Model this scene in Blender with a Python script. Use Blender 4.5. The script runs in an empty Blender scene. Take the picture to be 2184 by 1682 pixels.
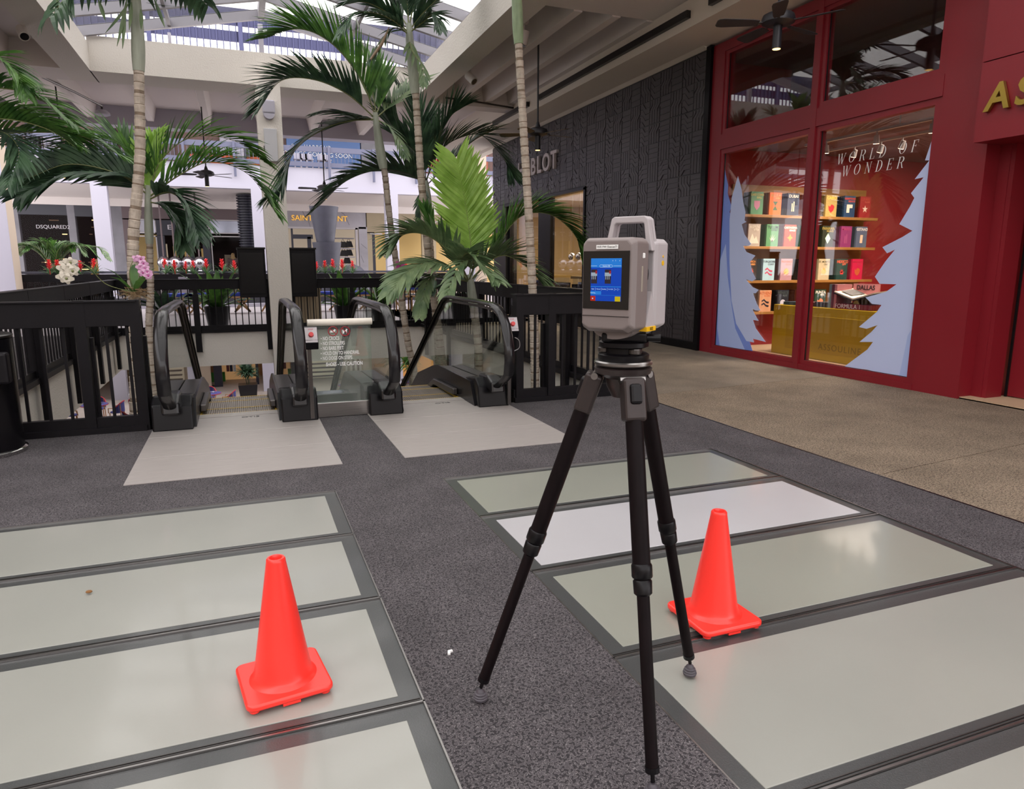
import bpy, bmesh, math, random
from mathutils import Vector, Matrix
random.seed(7)
# ------------------------------------------------------------------ camera
CH, CF = 1.40, 1484.0
CP, CYAW = math.radians(10.517), math.radians(20.989)
cam_d = bpy.data.cameras.new('camera'); cam = bpy.data.objects.new('camera', cam_d)
bpy.context.scene.collection.objects.link(cam); bpy.context.scene.camera = cam
cam.location = (0, 0, CH); cam.rotation_euler = (math.pi/2 - CP, 0, -CYAW)
cam_d.sensor_fit = 'HORIZONTAL'; cam_d.sensor_width = 36; cam_d.lens = 36*CF/2184
cam_d.clip_start = .05; cam_d.clip_end = 300
# ------------------------------------------------------------------ sky and exposure
W = bpy.data.worlds.new('overcast'); bpy.context.scene.world = W; W.use_nodes = True
bg = W.node_tree.nodes['Background']; bg.inputs[0].default_value = (1.0, .965, .985, 1); bg.inputs[1].default_value = 1.65
vs = bpy.context.scene.view_settings
vs.view_transform = 'Standard'; vs.look = 'None'; vs.exposure = 1.0; vs.gamma = 1; vs.use_curve_mapping = False
def area_light(name, loc, rot, sx, sy, power, col):
    l = bpy.data.lights.new(name, 'AREA'); l.shape = 'RECTANGLE'; l.size = sx; l.size_y = sy; l.energy = power; l.color = col
    o = bpy.data.objects.new(name, l); bpy.context.scene.collection.objects.link(o); o.location = loc; o.rotation_euler = rot
    return o
area_light('shop_fill_light', (10.2, 7.4, 3.24), (0, 0, 0), 2.4, 3.0, 70, (1, .86, .72))  # added fill light for the red shop, no fixture behind it
area_light('watch_shop_light', (8.8, 16, 3.15), (0, 0, 0), 2, 4, 160, (1, .85, .6))
# ------------------------------------------------------------------ helpers
_cp, _sp, _cy, _sy = math.cos(CP), math.sin(CP), math.cos(CYAW), math.sin(CYAW)
_F = Vector((_sy*_cp, _cy*_cp, -_sp)); _R = Vector((_cy, -_sy, 0)); _D = _F.cross(_R); _C = Vector((0, 0, CH))
def ray(px, py): return _R*((px-1092)/CF) + _D*((py-841)/CF) + _F
def atY(px, py, Y): r = ray(px, py); return _C + r*(Y/r.y)
def atX(px, py, X): r = ray(px, py); return _C + r*(X/r.x)
def atZ(px, py, z=0): r = ray(px, py); return _C + r*((z-CH)/r.z)
V = Vector; PI = math.pi
COL = bpy.context.scene.collection
def lin(c):
    c = c/255
    return c/12.92 if c <= .04045 else ((c+.055)/1.055)**2.4
def rgb(r, g, b): return (lin(r), lin(g), lin(b), 1)
MATS = {}
def mat(name, col, rough=.6, metal=0, spec=.5, coat=0, emit=0, emcol=None, noise=None, bump=None, alpha=1):
    """noise=(scale, amount[, stretch xyz]) brightness mottling; bump=(scale, strength, distance)"""
    if name in MATS: return MATS[name]
    m = bpy.data.materials.new(name); m.use_nodes = True; nt = m.node_tree; b = nt.nodes['Principled BSDF']
    b.inputs['Base Color'].default_value = col; b.inputs['Roughness'].default_value = rough; b.inputs['Metallic'].default_value = metal
    b.inputs['Specular IOR Level'].default_value = spec; b.inputs['Coat Weight'].default_value = coat; b.inputs['Coat Roughness'].default_value = .08
    b.inputs['Alpha'].default_value = alpha
    if emit:
        b.inputs['Emission Color'].default_value = emcol or col; b.inputs['Emission Strength'].default_value = emit
    tc = None
    if noise or bump:
        tc = nt.nodes.new('ShaderNodeTexCoord')
    if noise:
        n = nt.nodes.new('ShaderNodeTexNoise'); n.inputs['Scale'].default_value = noise[0]; n.inputs['Detail'].default_value = 4
        src = tc.outputs['Object']
        if len(noise) > 2:
            mp = nt.nodes.new('ShaderNodeMapping'); mp.inputs['Scale'].default_value = noise[2]; nt.links.new(src, mp.inputs[0]); src = mp.outputs[0]
        nt.links.new(src, n.inputs['Vector'])
        r = nt.nodes.new('ShaderNodeMapRange'); r.inputs['From Min'].default_value = .3; r.inputs['From Max'].default_value = .7
        r.inputs['To Min'].default_value = 1-noise[1]; r.inputs['To Max'].default_value = 1+noise[1]
        nt.links.new(n.outputs[0], r.inputs[0])
        mx = nt.nodes.new('ShaderNodeVectorMath'); mx.operation = 'SCALE'; mx.inputs[0].default_value = col[:3]
        nt.links.new(r.outputs[0], mx.inputs['Scale']); nt.links.new(mx.outputs[0], b.inputs['Base Color'])
    if bump:
        n = nt.nodes.new('ShaderNodeTexNoise'); n.inputs['Scale'].default_value = bump[0]; n.inputs['Detail'].default_value = 3
        nt.links.new(tc.outputs['Object'], n.inputs['Vector'])
        bp = nt.nodes.new('ShaderNodeBump'); bp.inputs['Strength'].default_value = bump[1]; bp.inputs['Distance'].default_value = bump[2]
        nt.links.new(n.outputs[0], bp.inputs['Height']); nt.links.new(bp.outputs[0], b.inputs['Normal'])
    MATS[name] = m; return m
def glass(name, tint=(1, 1, 1), refl=1.0, rough=0.0, milk=0.0, milkcol=(.8, .8, .8)):
    """thin pane: clear transmission, Fresnel reflection, optional milkiness"""
    if name in MATS: return MATS[name]
    m = bpy.data.materials.new(name); m.use_nodes = True; nt = m.node_tree; nt.nodes.remove(nt.nodes['Principled BSDF'])
    out = nt.nodes['Material Output']
    tr = nt.nodes.new('ShaderNodeBsdfTransparent'); tr.inputs[0].default_value = (*tint, 1)
    gl = nt.nodes.new('ShaderNodeBsdfGlossy'); gl.inputs['Roughness'].default_value = rough; gl.inputs[0].default_value = (refl, refl, refl, 1)
    ge = nt.nodes.new('ShaderNodeNewGeometry'); dt = nt.nodes.new('ShaderNodeVectorMath'); dt.operation = 'DOT_PRODUCT'
    nt.links.new(ge.outputs['Normal'], dt.inputs[0]); nt.links.new(ge.outputs['Incoming'], dt.inputs[1])
    def mth(op, a, b=None, c=None):
        n = nt.nodes.new('ShaderNodeMath'); n.operation = op
        for i, q in enumerate((a, b)):
            if q is None: continue
            if isinstance(q, (int, float)): n.inputs[i].default_value = q
            else: nt.links.new(q, n.inputs[i])
        return n.outputs[0]
    # Schlick reflectance of each face of the pane, the same from either side
    fs_ = mth('ADD', mth('MULTIPLY', mth('POWER', mth('SUBTRACT', 1.0, mth('ABSOLUTE', dt.outputs['Value'])), 5.0), .95), .045)
    mx = nt.nodes.new('ShaderNodeMixShader'); base = tr.outputs[0]
    if milk:
        df = nt.nodes.new('ShaderNodeBsdfDiffuse'); df.inputs[0].default_value = (*milkcol, 1)
        m2 = nt.nodes.new('ShaderNodeMixShader'); m2.inputs[0].default_value = milk
        nt.links.new(tr.outputs[0], m2.inputs[1]); nt.links.new(df.outputs[0], m2.inputs[2]); base = m2.outputs[0]
    nt.links.new(fs_, mx.inputs[0])
    nt.links.new(base, mx.inputs[1]); nt.links.new(gl.outputs[0], mx.inputs[2]); nt.links.new(mx.outputs[0], out.inputs[0])
    MATS[name] = m; return m
ORI = {}
def link(o): COL.objects.link(o); return o
def thing(name, label, cat, loc, group=None, kind=None):
    o = bpy.data.objects.new(name, None); link(o); o.location = loc; o.empty_display_size = .1
    ORI[o] = V(loc); o['label'] = label; o['category'] = cat
    if group: o['group'] = group
    if kind: o['kind'] = kind
    return o
class MB:
    def __init__(s): s.v = []; s.f = []; s.mi = []; s.m = 0
    def add(s, vs, fs):
        n = len(s.v); s.v += [tuple(v) for v in vs]; s.f += [tuple(i+n for i in f) for f in fs]; s.mi += [s.m]*len(fs); return s
    def box(s, x0, x1, y0, y1, z0, z1):
        return s.add([(x0,y0,z0),(x1,y0,z0),(x1,y1,z0),(x0,y1,z0),(x0,y0,z1),(x1,y0,z1),(x1,y1,z1),(x0,y1,z1)],
                     [(3,2,1,0),(4,5,6,7),(0,1,5,4),(1,2,6,5),(2,3,7,6),(3,0,4,7)])
    def obox(s, c, u, v, w, a, b, d):
        """oriented box: centre c, unit axes u v w, half sizes a b d"""
        c, u, v, w = V(c), V(u)*a, V(v)*b, V(w)*d
        P = [c-u-v-w, c+u-v-w, c+u+v-w, c-u+v-w, c-u-v+w, c+u-v+w, c+u+v+w, c-u+v+w]
        return s.add(P, [(3,2,1,0),(4,5,6,7),(0,1,5,4),(1,2,6,5),(2,3,7,6),(3,0,4,7)])
    def bar(s, a, b, w, h, up=(0, 0, 1)):
        a, b = V(a), V(b); t = (b-a).normalized(); u = V(up)
        if abs(t.dot(u)) > .99: u = V((0, 1, 0))
        r = t.cross(u).normalized(); u = r.cross(t)
        return s.obox((a+b)/2, t, r, u, (b-a).length/2, w/2, h/2)
    def tube(s, pts, rad, n=8, cap=True, closed=False, flat=None, up=(0, 0, 1)):
        """rad: number or list; flat=(w,h) multiplies the circle's two axes"""
        pts = [V(p) for p in pts]; N = len(pts)
        R = rad if isinstance(rad, (list, tuple)) else [rad]*N
        base = len(s.v); t0 = (pts[1]-pts[0]).normalized(); up = V(up)
        if abs(t0.dot(up)) > .95: up = V((0, 1, 0)) if abs(t0.y) < .9 else V((1, 0, 0))
        side = t0.cross(up).normalized(); vs = []
        for i, p in enumerate(pts):
            if closed: t = (pts[(i+1) % N]-pts[i-1]).normalized()
            else: t = (pts[min(i+1, N-1)]-pts[max(i-1, 0)]).normalized()
            side = (side - t*side.dot(t)).normalized(); u2 = side.cross(t)
            fw, fh = flat or (1, 1)
            for k in range(n):
                a = 2*PI*k/n; vs.append(p + side*(math.cos(a)*R[i]*fw) + u2*(math.sin(a)*R[i]*fh))
        fs = []
        for i in range(N if closed else N-1):
            j = (i+1) % N
            for k in range(n):
                k2 = (k+1) % n; fs.append((i*n+k, i*n+k2, j*n+k2, j*n+k))
        if cap and not closed: fs.append(tuple(range(n-1, -1, -1))); fs.append(tuple((N-1)*n+k for k in range(n)))
        return s.add(vs, fs)
    def cyl(s, a, b, r, n=12): return s.tube([a, b], r, n)
    def lathe(s, c, prof, n=24, sx=1, sy=1):
        """prof = [(r, z)...] about the vertical through c"""
        c = V(c); vs = []; fs = []
        for r, z in prof:
            for k in range(n):
                a = 2*PI*k/n; vs.append(c+V((math.cos(a)*r*sx, math.sin(a)*r*sy, z)))
        for i in range(len(prof)-1):
            for k in range(n):
                k2 = (k+1) % n; fs.append((i*n+k, i*n+k2, (i+1)*n+k2, (i+1)*n+k))
        if prof[0][0] > 1e-5: fs.append(tuple(range(n-1, -1, -1)))
        if prof[-1][0] > 1e-5: fs.append(tuple((len(prof)-1)*n+k for k in range(n)))
        return s.add(vs, fs)
    def sph(s, c, r, n=12, sx=1, sy=1, sz=1):
        m = max(4, n//2); return s.lathe(c, [(max(r*math.sin(PI*i/m), 1e-6), -r*sz*math.cos(PI*i/m)) for i in range(m+1)], n, sx, sy)
    def prism(s, poly, ax, a, b):
        """polygon of 2-D points extruded along axis ax ('x','y','z') from a to b"""
        def P(q, t): return (t, q[0], q[1]) if ax == 'x' else (q[0], t, q[1]) if ax == 'y' else (q[0], q[1], t)
        n = len(poly); vs = [P(q, a) for q in poly]+[P(q, b) for q in poly]
        fs = [tuple(range(n))[::-1], tuple(range(n, 2*n))]+[(i, (i+1) % n, n+(i+1) % n, n+i) for i in range(n)]
        return s.add(vs, fs)
    def build(s, name, m, parent=None, label=None, cat=None, group=None, kind=None, smooth=False, bevel=0, org=None, seg=2):
        me = bpy.data.meshes.new(name)
        if parent is not None: o0 = ORI[parent]
        elif org is not None: o0 = V(org)
        else:
            xs, ys, zs = zip(*s.v); o0 = V(((min(xs)+max(xs))/2, (min(ys)+max(ys))/2, min(zs)))
        me.from_pydata([(v[0]-o0.x, v[1]-o0.y, v[2]-o0.z) for v in s.v], [], s.f)
        ms = m if isinstance(m, list) else [m]
        for q in ms: me.materials.append(q)
        if len(ms) > 1: me.polygons.foreach_set('material_index', s.mi)
        bm = bmesh.new(); bm.from_mesh(me); bmesh.ops.recalc_face_normals(bm, faces=bm.faces); bm.to_mesh(me); bm.free()
        if smooth:
            me.polygons.foreach_set('use_smooth', [True]*len(me.polygons))
            me.set_sharp_from_angle(angle=math.radians(40))
        o = bpy.data.objects.new(name, me); link(o); ORI[o] = o0
        if parent is not None: o.parent = parent
        else: o.location = o0
        if bevel:
            md = o.modifiers.new('bevel', 'BEVEL'); md.width = bevel; md.segments = seg; md.limit_method = 'ANGLE'; md.angle_limit = math.radians(35)
        if label: o['label'] = label
        if cat: o['category'] = cat
        if group: o['group'] = group
        if kind: o['kind'] = kind
        return o
def box(x0, x1, y0, y1, z0, z1): return MB().box(x0, x1, y0, y1, z0, z1)
def struct(name, mb, m, parent=None, **k):
    if parent is None: k['kind'] = 'structure'
    return mb.build(name, m, parent, **k)
def copy_tree(o, loc=None, rz=None, scale=None, label=None, group=None, parent=None):
    c = o.copy(); link(c)
    if parent is not None: c.parent = parent
    for ch in list(o.children): copy_tree(ch, parent=c)
    if loc is not None: c.location = loc
    if rz is not None: c.rotation_euler = (0, 0, rz)
    if scale is not None: c.scale = (scale,)*3
    if label: c['label'] = label
    if group: c['group'] = group
    return c
def text(body, parent, loc, size, m, xdir=(1, 0, 0), ydir=(0, 0, 1), ext=.002, name='lettering', align='CENTER', shear=0, bold=0, space=1, sx=1, label=None):
    """raised letters lying in the plane of xdir/ydir; loc in world space"""
    cu = bpy.data.curves.new(name, 'FONT'); cu.body = body; cu.size = size; cu.extrude = ext; cu.align_x = align; cu.align_y = 'CENTER'
    cu.shear = shear; cu.offset = bold; cu.space_character = space; cu.resolution_u = 3; cu.materials.append(m)
    o = bpy.data.objects.new(name, cu); link(o); x = V(xdir).normalized(); y = V(ydir).normalized(); z = x.cross(y)
    M = Matrix((x*sx, y, z)).transposed().to_4x4()
    o0 = ORI[parent] if parent is not None else V((0, 0, 0)); M.translation = V(loc)-o0
    me = bpy.data.meshes.new_from_object(o); me.transform(M); bpy.data.objects.remove(o)
    me.materials.clear(); me.materials.append(m)
    o = bpy.data.objects.new(name, me); link(o); ORI[o] = o0
    if parent is not None: o.parent = parent
    if label: o['label'] = label
    return o
def catmull(P, n):
    P = [V(p) for p in P]; Q = [P[0]*2-P[1]]+P+[P[-1]*2-P[-2]]; out = []
    segs = len(P)-1
    for i in range(n+1):
        t = i/n*segs; k = min(int(t), segs-1); t -= k
        a, b, c, d = Q[k:k+4]
        out.append(((b*2)+(c-a)*t+(a*2-b*5+c*4-d)*t*t+(b*3-a-c*3+d)*t**3)*.5)
    return out
# ------------------------------------------------------------------ materials
def speckle(name, dark, mid, light, sc1, sc2, rough=.75, amt=.5):
    m = bpy.data.materials.new(name); m.use_nodes = True; nt = m.node_tree; b = nt.nodes['Principled BSDF']; b.inputs['Roughness'].default_value = rough
    b.inputs['Specular IOR Level'].default_value = .3
    tc = nt.nodes.new('ShaderNodeTexCoord'); n1 = nt.nodes.new('ShaderNodeTexNoise'); n1.inputs['Scale'].default_value = sc1; n1.inputs['Detail'].default_value = 2
    n1.inputs['Distortion'].default_value = .6
    r1 = nt.nodes.new('ShaderNodeValToRGB'); e = r1.color_ramp.elements
    e[0].position = .42; e[0].color = dark; e[1].position = .62; e[1].color = mid
    x = e.new(.485); x.color = dark
    x = e.new(.51); x.color = light; x = e.new(.54); x.color = mid
    n2 = nt.nodes.new('ShaderNodeTexNoise'); n2.inputs['Scale'].default_value = sc2; n2.inputs['Detail'].default_value = 3
    r2 = nt.nodes.new('ShaderNodeMapRange'); r2.inputs['From Min'].default_value = .3; r2.inputs['From Max'].default_value = .7; r2.inputs['To Min'].default_value = 1-amt*.4; r2.inputs['To Max'].default_value = 1+amt*.3
    mx = nt.nodes.new('ShaderNodeVectorMath'); mx.operation = 'SCALE'
    for n in (n1, n2): nt.links.new(tc.outputs['Object'], n.inputs['Vector'])
    nt.links.new(n1.outputs[0], r1.inputs[0]); nt.links.new(n2.outputs[0], r2.inputs[0])
    nt.links.new(r1.outputs[0], mx.inputs[0]); nt.links.new(r2.outputs[0], mx.inputs['Scale']); nt.links.new(mx.outputs[0], b.inputs['Base Color'])
    bp = nt.nodes.new('ShaderNodeBump'); bp.inputs['Strength'].default_value = .5; bp.inputs['Distance'].default_value = .003
    nt.links.new(n1.outputs[0], bp.inputs['Height']); nt.links.new(bp.outputs[0], b.inputs['Normal'])
    return m
M_DARKFLOOR = speckle('dark_aggregate', rgb(42, 39, 42), rgb(70, 66, 69), rgb(130, 125, 126), 105, 3)
M_TANFLOOR = speckle('tan_aggregate', rgb(88, 76, 64), rgb(130, 115, 97), rgb(172, 158, 138), 95, 2, .8)
M_STUCCO = mat('cream_stucco', rgb(220, 214, 206), .9, bump=(38, .55, .012))
M_PAINTWHITE = mat('white_paint', rgb(176, 173, 186), .6)
M_CEIL = mat('ceiling_paint', rgb(222, 214, 210), .8, bump=(20, .15, .006))
M_SOFFIT = mat('soffit_paint', rgb(220, 210, 198), .8)
M_WALKFLOOR = mat('walkway_stone', rgb(158, 151, 153), .5, noise=(3, .06))
M_BLACK = mat('black_painted_metal', rgb(21, 19, 22), .45, spec=.16, noise=(9, .12))
M_BLACKG = mat('gloss_black', rgb(14, 13, 16), .25, spec=.18)
M_RUBBER = mat('handrail_rubber', rgb(20, 19, 21), .25, spec=.35, coat=.15)
M_STEEL = mat('brushed_steel', rgb(150, 147, 145), .28, 1, noise=(4, .08, (1, 30, 30)))
M_DSTEEL = mat('dark_steel', rgb(92, 88, 86), .32, .9)
M_PLATE = mat('landing_plate', rgb(158, 152, 148), .45, .15, noise=(5, .10, (1, 26, 1)))
M_RED = mat('red_lacquer', rgb(126, 22, 34), .42, noise=(1.5, .03))
M_REDIN = mat('red_interior', rgb(140, 28, 30), .7)
M_CHAR = mat('charcoal_relief_panel', rgb(54, 49, 52), .38, spec=.6, noise=(2, .1))
M_CHARD = mat('charcoal_groove', rgb(20, 19, 21), .35)
M_GOLD = mat('brass', rgb(178, 150, 70), .32, .85)
M_WOOD = mat('shelf_wood', rgb(150, 105, 50), .5, noise=(2, .15, (1, 12, 12)))
M_BEIGE = mat('beige_plaster', rgb(186, 170, 152), .8)
M_GLASS = glass('shop_glass', (.93, .92, .93))
M_ESCG = glass('balustrade_glass', (.90, .94, .91), .8)
M_SKYG = glass('skylight_glass', (.97, .97, .95), .4, .1, .07, (.8, .8, .76))
M_TRKD = mat('palm_bark_groove_shade', rgb(128, 112, 96), .9, noise=(20, .3))  # darker bark paints the shadow between the trunk rings into the colour
M_TRUNK = mat('palm_bark', rgb(178, 166, 152), .85, noise=(14, .22), bump=(30, .5, .01))
M_SHAFT = mat('crownshaft', rgb(160, 166, 150), .5, noise=(6, .12, (6, 6, 1)))
def leafmat(name, a, b, rough=.42, tr=.25):
    m = bpy.data.materials.new(name); m.use_nodes = True; nt = m.node_tree; p = nt.nodes['Principled BSDF']; p.inputs['Roughness'].default_value = rough
    oi = nt.nodes.new('ShaderNodeTexCoord'); n = nt.nodes.new('ShaderNodeTexNoise'); n.inputs['Scale'].default_value = 5
    r = nt.nodes.new('ShaderNodeValToRGB'); r.color_ramp.elements[0].position = .35; r.color_ramp.elements[0].color = a; r.color_ramp.elements[1].position = .68; r.color_ramp.elements[1].color = b
    nt.links.new(oi.outputs['Object'], n.inputs['Vector']); nt.links.new(n.outputs[0], r.inputs[0]); nt.links.new(r.outputs[0], p.inputs['Base Color'])
    t = nt.nodes.new('ShaderNodeBsdfTranslucent'); nt.links.new(r.outputs[0], t.inputs[0]); mx = nt.nodes.new('ShaderNodeMixShader'); mx.inputs[0].default_value = tr
    nt.links.new(p.outputs[0], mx.inputs[1]); nt.links.new(t.outputs[0], mx.inputs[2]); nt.links.new(mx.outputs[0], nt.nodes['Material Output'].inputs[0])
    return m
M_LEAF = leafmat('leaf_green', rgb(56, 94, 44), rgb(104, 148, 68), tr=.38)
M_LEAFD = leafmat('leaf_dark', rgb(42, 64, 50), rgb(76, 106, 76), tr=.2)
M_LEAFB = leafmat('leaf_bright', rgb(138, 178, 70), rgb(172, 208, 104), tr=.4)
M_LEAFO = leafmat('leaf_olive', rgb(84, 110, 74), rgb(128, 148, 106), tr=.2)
M_RIB = mat('frond_rib', rgb(122, 128, 82), .5)
M_RIBD = mat('frond_rib_dark', rgb(64, 72, 50), .5)
# ================================================================== THE SETTING
XL, XR, Y0, Y1 = -2.45, 3.95, 6.62, 16.25        # escalator well
GX0, GX1, GX2, GX3 = -1.68, .47, 1.17, 3.33      # two glass floors
GT = [4.34 - .772*i for i in range(8)]           # joints across them
# near floor: dark aggregate round the glass panels and the landing plates
fl = MB()
for b in ((-8.5, GX0, -8, Y0), (GX0, GX1, GT[0], Y0), (GX1, GX2, -8, Y0), (GX2, XR, GT[0], Y0), (GX3, XR, -8, GT[0]), (GX0, GX1, -8, GT[7]), (GX2, GX3, -8, GT[7]),
          (-8.5, XL-.1, Y0, Y1)):
    fl.box(*b, -.7, 0)
struct('floor', fl, M_DARKFLOOR, org=(0, 0, 0))
# tan paving on the right in slabs
tan = struct('floor', box(XR+.06, 7.6, -8, 22.4, -.7, -.02), M_CHARD, org=(0, 0, 0))
M_TAN2 = speckle('tan_smooth', rgb(104, 94, 82), rgb(128, 117, 102), rgb(150, 138, 122), 110, 2, .7)
ys = [-8, -3, .6, 3.36, 6.45, 9.6, 13, 16.25, 19.5, 22.4]
for i in range(len(ys)-1):
    y0, y1 = ys[i], ys[i+1]
    struct('paving_slab', MB().prism([(XR+.004, y0+.004+.1*0), (7.6, y0+.004+(.42 if 0 < i < 5 else 0)), (7.6, y1-.004+(.42 if i < 4 else 0)), (XR+.004, y1-.004)], 'z', -.03, 0), M_TANFLOOR if i < 4 else M_TAN2, tan)
struct('trim_1', box(XR-.012, XR+.004, -8, Y0, -.01, .002), M_CHARD)
# far walkway across the well, and side spandrels
struct('floor', box(-10, 12, Y1+.25, 27.2, -.68, 0), M_WALKFLOOR, org=(0, 20, 0))
struct('wall_spandrel', box(XL, XR, Y1, Y1+.25, -.74, -.002), M_STUCCO)
struct('wall_spandrel', box(XL-.2, XL, Y0, Y1+.25, -.74, -.02), M_STUCCO)
struct('wall_spandrel', box(XR, XR+.2, Y0, Y1+.25, -.74, -.02), M_STUCCO)
struct('wall_spandrel', box(XL, XR, Y0-.2, Y0, -.74, -.004), M_STUCCO)
# lower level
M_LOWFLOOR = mat('lower_floor', rgb(172, 160, 152), .5, noise=(2, .08))
struct('floor', box(-12, 14, 2, 40, -4.4, -4.2), M_LOWFLOOR, org=(0, 20, -4.2))
struct('wall_lower_left', box(-9, -8.8, 2, 40, -4.2, -.7), M_STUCCO)
struct('wall_lower_right', box(6.2, 6.4, 5, 24, -4.2, -.7), M_STUCCO)
struct('wall_lower_near', box(-9, 12, 4, 4.2, -4.2, -.7), M_STUCCO)
# landing between: glass floors
M_BORDER = mat('dark_frit_glass', rgb(62, 64, 64), .3, coat=.3, bump=(260, .35, .002))
def panemat(n, c, r=.3): return mat(n, c, r, spec=.5, coat=.35, noise=(1.3, .04), bump=(150, .10, .001))
M_PANE = panemat('frosted_glass_floor', rgb(146, 147, 140)); M_PANEG = panemat('greenish_glass_floor', rgb(140, 142, 132)); M_PANEW = panemat('sky_bright_glass_floor', rgb(178, 177, 180))  # the palest pane has its bright reflection put into the colour
def glass_panel(x0, x1, yt, yb, m, label, i):
    t = thing('glass_floor_panel', label, 'floor panel', ((x0+x1)/2, (yt+yb)/2, 0), 'walk-on glass floor panels')
    g = .006
    MB().box(x0+g, x1-g, yb+g, yt-g, -.05, -.006).build('border', M_BORDER, t)
    MB().box(x0+.075, x1-.075, yb+.06, yt-.075, -.02, -.0035).build('pane', m, t, bevel=.002)
    f = MB()
    for a in ((x0, x1, yt-.005, yt), (x0, x1, yb, yb+.003)): f.box(*a, -.05, .001)
    for a in ((x0, x0+.006, yb, yt), (x1-.006, x1, yb, yt)): f.box(*a, -.05, .001)
    f.build('metal_edge', M_STEEL, t)
    s = MB()
    for k in range(2): s.box(x0+.01, x1-.01, yb+.012+.010*k, yb+.015+.010*k, -.006, -.003)
    s.build('joint_seal', M_DSTEEL, t)
names = ['farthest from the camera', 'second from the far end', 'third from the far end', 'fourth from the far end', 'cut by the lower edge of the picture', 'nearest', 'nearest']
for i in range(7):
    nm = names[i]; under = ' under the cone' if i == 2 else ''
    glass_panel(GX0, GX1, GT[i], GT[i+1], M_PANE, 'frosted glass floor panel of the left strip, %s%s' % (nm, under), i)
    glass_panel(GX2, GX3, GT[i], GT[i+1], M_PANEW if i == 1 else (M_PANEG if i in (0, 2) else M_PANE),
                ('sky-brightened ' if i == 1 else 'greenish ' if i in (0, 2) else 'frosted ')+'glass floor panel of the right strip, '+nm, i)
# ---- walls that close the gallery out of frame
struct('wall_left', box(-8.7, -8.5, -14, 22.4, -.7, 6), M_BEIGE)
struct('wall_back_unseen', box(-8.7, 12, -14.2, -14, -.7, 3.9), M_BEIGE)  # unseen; added to darken reflections, kept low so sky still reaches the ceilings
struct('floor', box(-8.7, 12, -14.2, -8, -.7, -.01), M_TANFLOOR, org=(0, -10, 0))
# ---- roof: beams round the skylight opening
BZ, BT = 5.08, 5.72
struct('ceiling_beam', box(XL-.02, 3.9, Y1, Y1+.95, BZ, BT), M_STUCCO)
struct('ceiling_beam', box(XL-.5, XL, -5.4, Y1+.95, BZ, BT-.13), M_STUCCO)
struct('ceiling_beam', box(3.9, 4.35, -5.4, Y1+.95, BZ, BT-.13), M_STUCCO)
struct('ceiling_beam', box(XL-.5, 4.35, -5.9, -5.4, BZ, BT), M_STUCCO)
ce = MB()
for b in ((-8.6, XL-.5, 7, 22.4), (6.2, 12, -8, 22.4), (4.35, 6.2, 6.2, 22.4), (XL-.5, 4.35, Y1+.95, 22.4), (XL-.5, 4.35, -8, -5.9)): ce.box(*b, 5.55, 5.72)
struct('ceiling', ce, M_CEIL, org=(0, 0, 5.5))
# right-hand ceiling: flat near part, joists, cross beam, soffit along the shops with a dark slot
struct('ceiling', box(4.35, 7.3, 6.2, 10.15, 5.14, 5.4), M_CEIL, org=(6, 0, 5))
jr = (4.95, 5.6, 6.2)
for x in jr:
    struct('ceiling_joist', MB().prism([(x-.07, 5.12), (x+.07, 5.12), (x+.13, 5.56), (x-.13, 5.56)], 'y', 10.15, Y1), M_CEIL)
struct('ceiling_beam', box(4.35, 7.1, Y1, Y1+.45, 5.02, 5.56), M_CEIL)
struct('ceiling_soffit', box(6.25, 7.3, -8, 22.4, 4.76, 5.56), M_SOFFIT)
struct('trim_2', MB().prism([(7.04, 4.72), (7.3, 4.72), (7.3, 4.77), (6.92, 4.77)], 'y', 9.8, 22.3), M_SOFFIT)
for a, b in ((9.15, 14.6), (15.2, 17.5), (3, 8.65)):
    struct('slot_shade', box(6.18, 6.252, a, b, 4.88, 4.98), M_CHARD)  # dark strip stands in for the shade inside a recessed slot
# left-hand and far ceiling joists
for x in (-3.85, -4.75, -5.65, -6.55, -7.45):
    struct('ceiling_joist', MB().prism([(x-.07, 5.12), (x+.07, 5.12), (x+.13, 5.56), (x-.13, 5.56)], 'y', 7, Y1), M_CEIL)
struct('ceiling_beam', box(-8.5, XL-.5, Y1, Y1+.95, 5.08, 5.56), M_CEIL)
for x in (-7.6, -6.2, -4.8, -3.4, -2.0, -.6, .8, 2.2, 3.6, 5.0, 6.4):
    struct('ceiling_joist', MB().prism([(x-.08, 5.2), (x+.08, 5.2), (x+.16, 5.56), (x-.16, 5.56)], 'y', Y1+.95, 21.9), M_CEIL)
struct('ceiling_beam', box(-8.6, 12, 21.9, 22.4, 5.06, 5.9), M_PAINTWHITE)
# ---- central column between the escalators
cm = MB(); cx = .77
cm.prism([(cx-.2, -4.2), (cx+.22, -4.2), (cx+.22, 5.08), (cx-.2, 5.08), (cx-.26, 4.4), (cx-.24, 2)], 'y', 15.78, 16.24)
struct('wall_column', cm, M_STUCCO, org=(cx, 16, -4.2))
# the arc at the head of the column
ar = [(cx+.22, BZ+.25)]+[(cx+.22-.5*math.sin(a*PI/12), BZ-.35+.6*math.cos(a*PI/12)) for a in range(0, 7)]+[(cx-.26, 4.55), (cx+.22, 4.55)]
struct('wall_column', MB().prism(ar, 'y', 15.79, 16.2), M_STUCCO)
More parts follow.
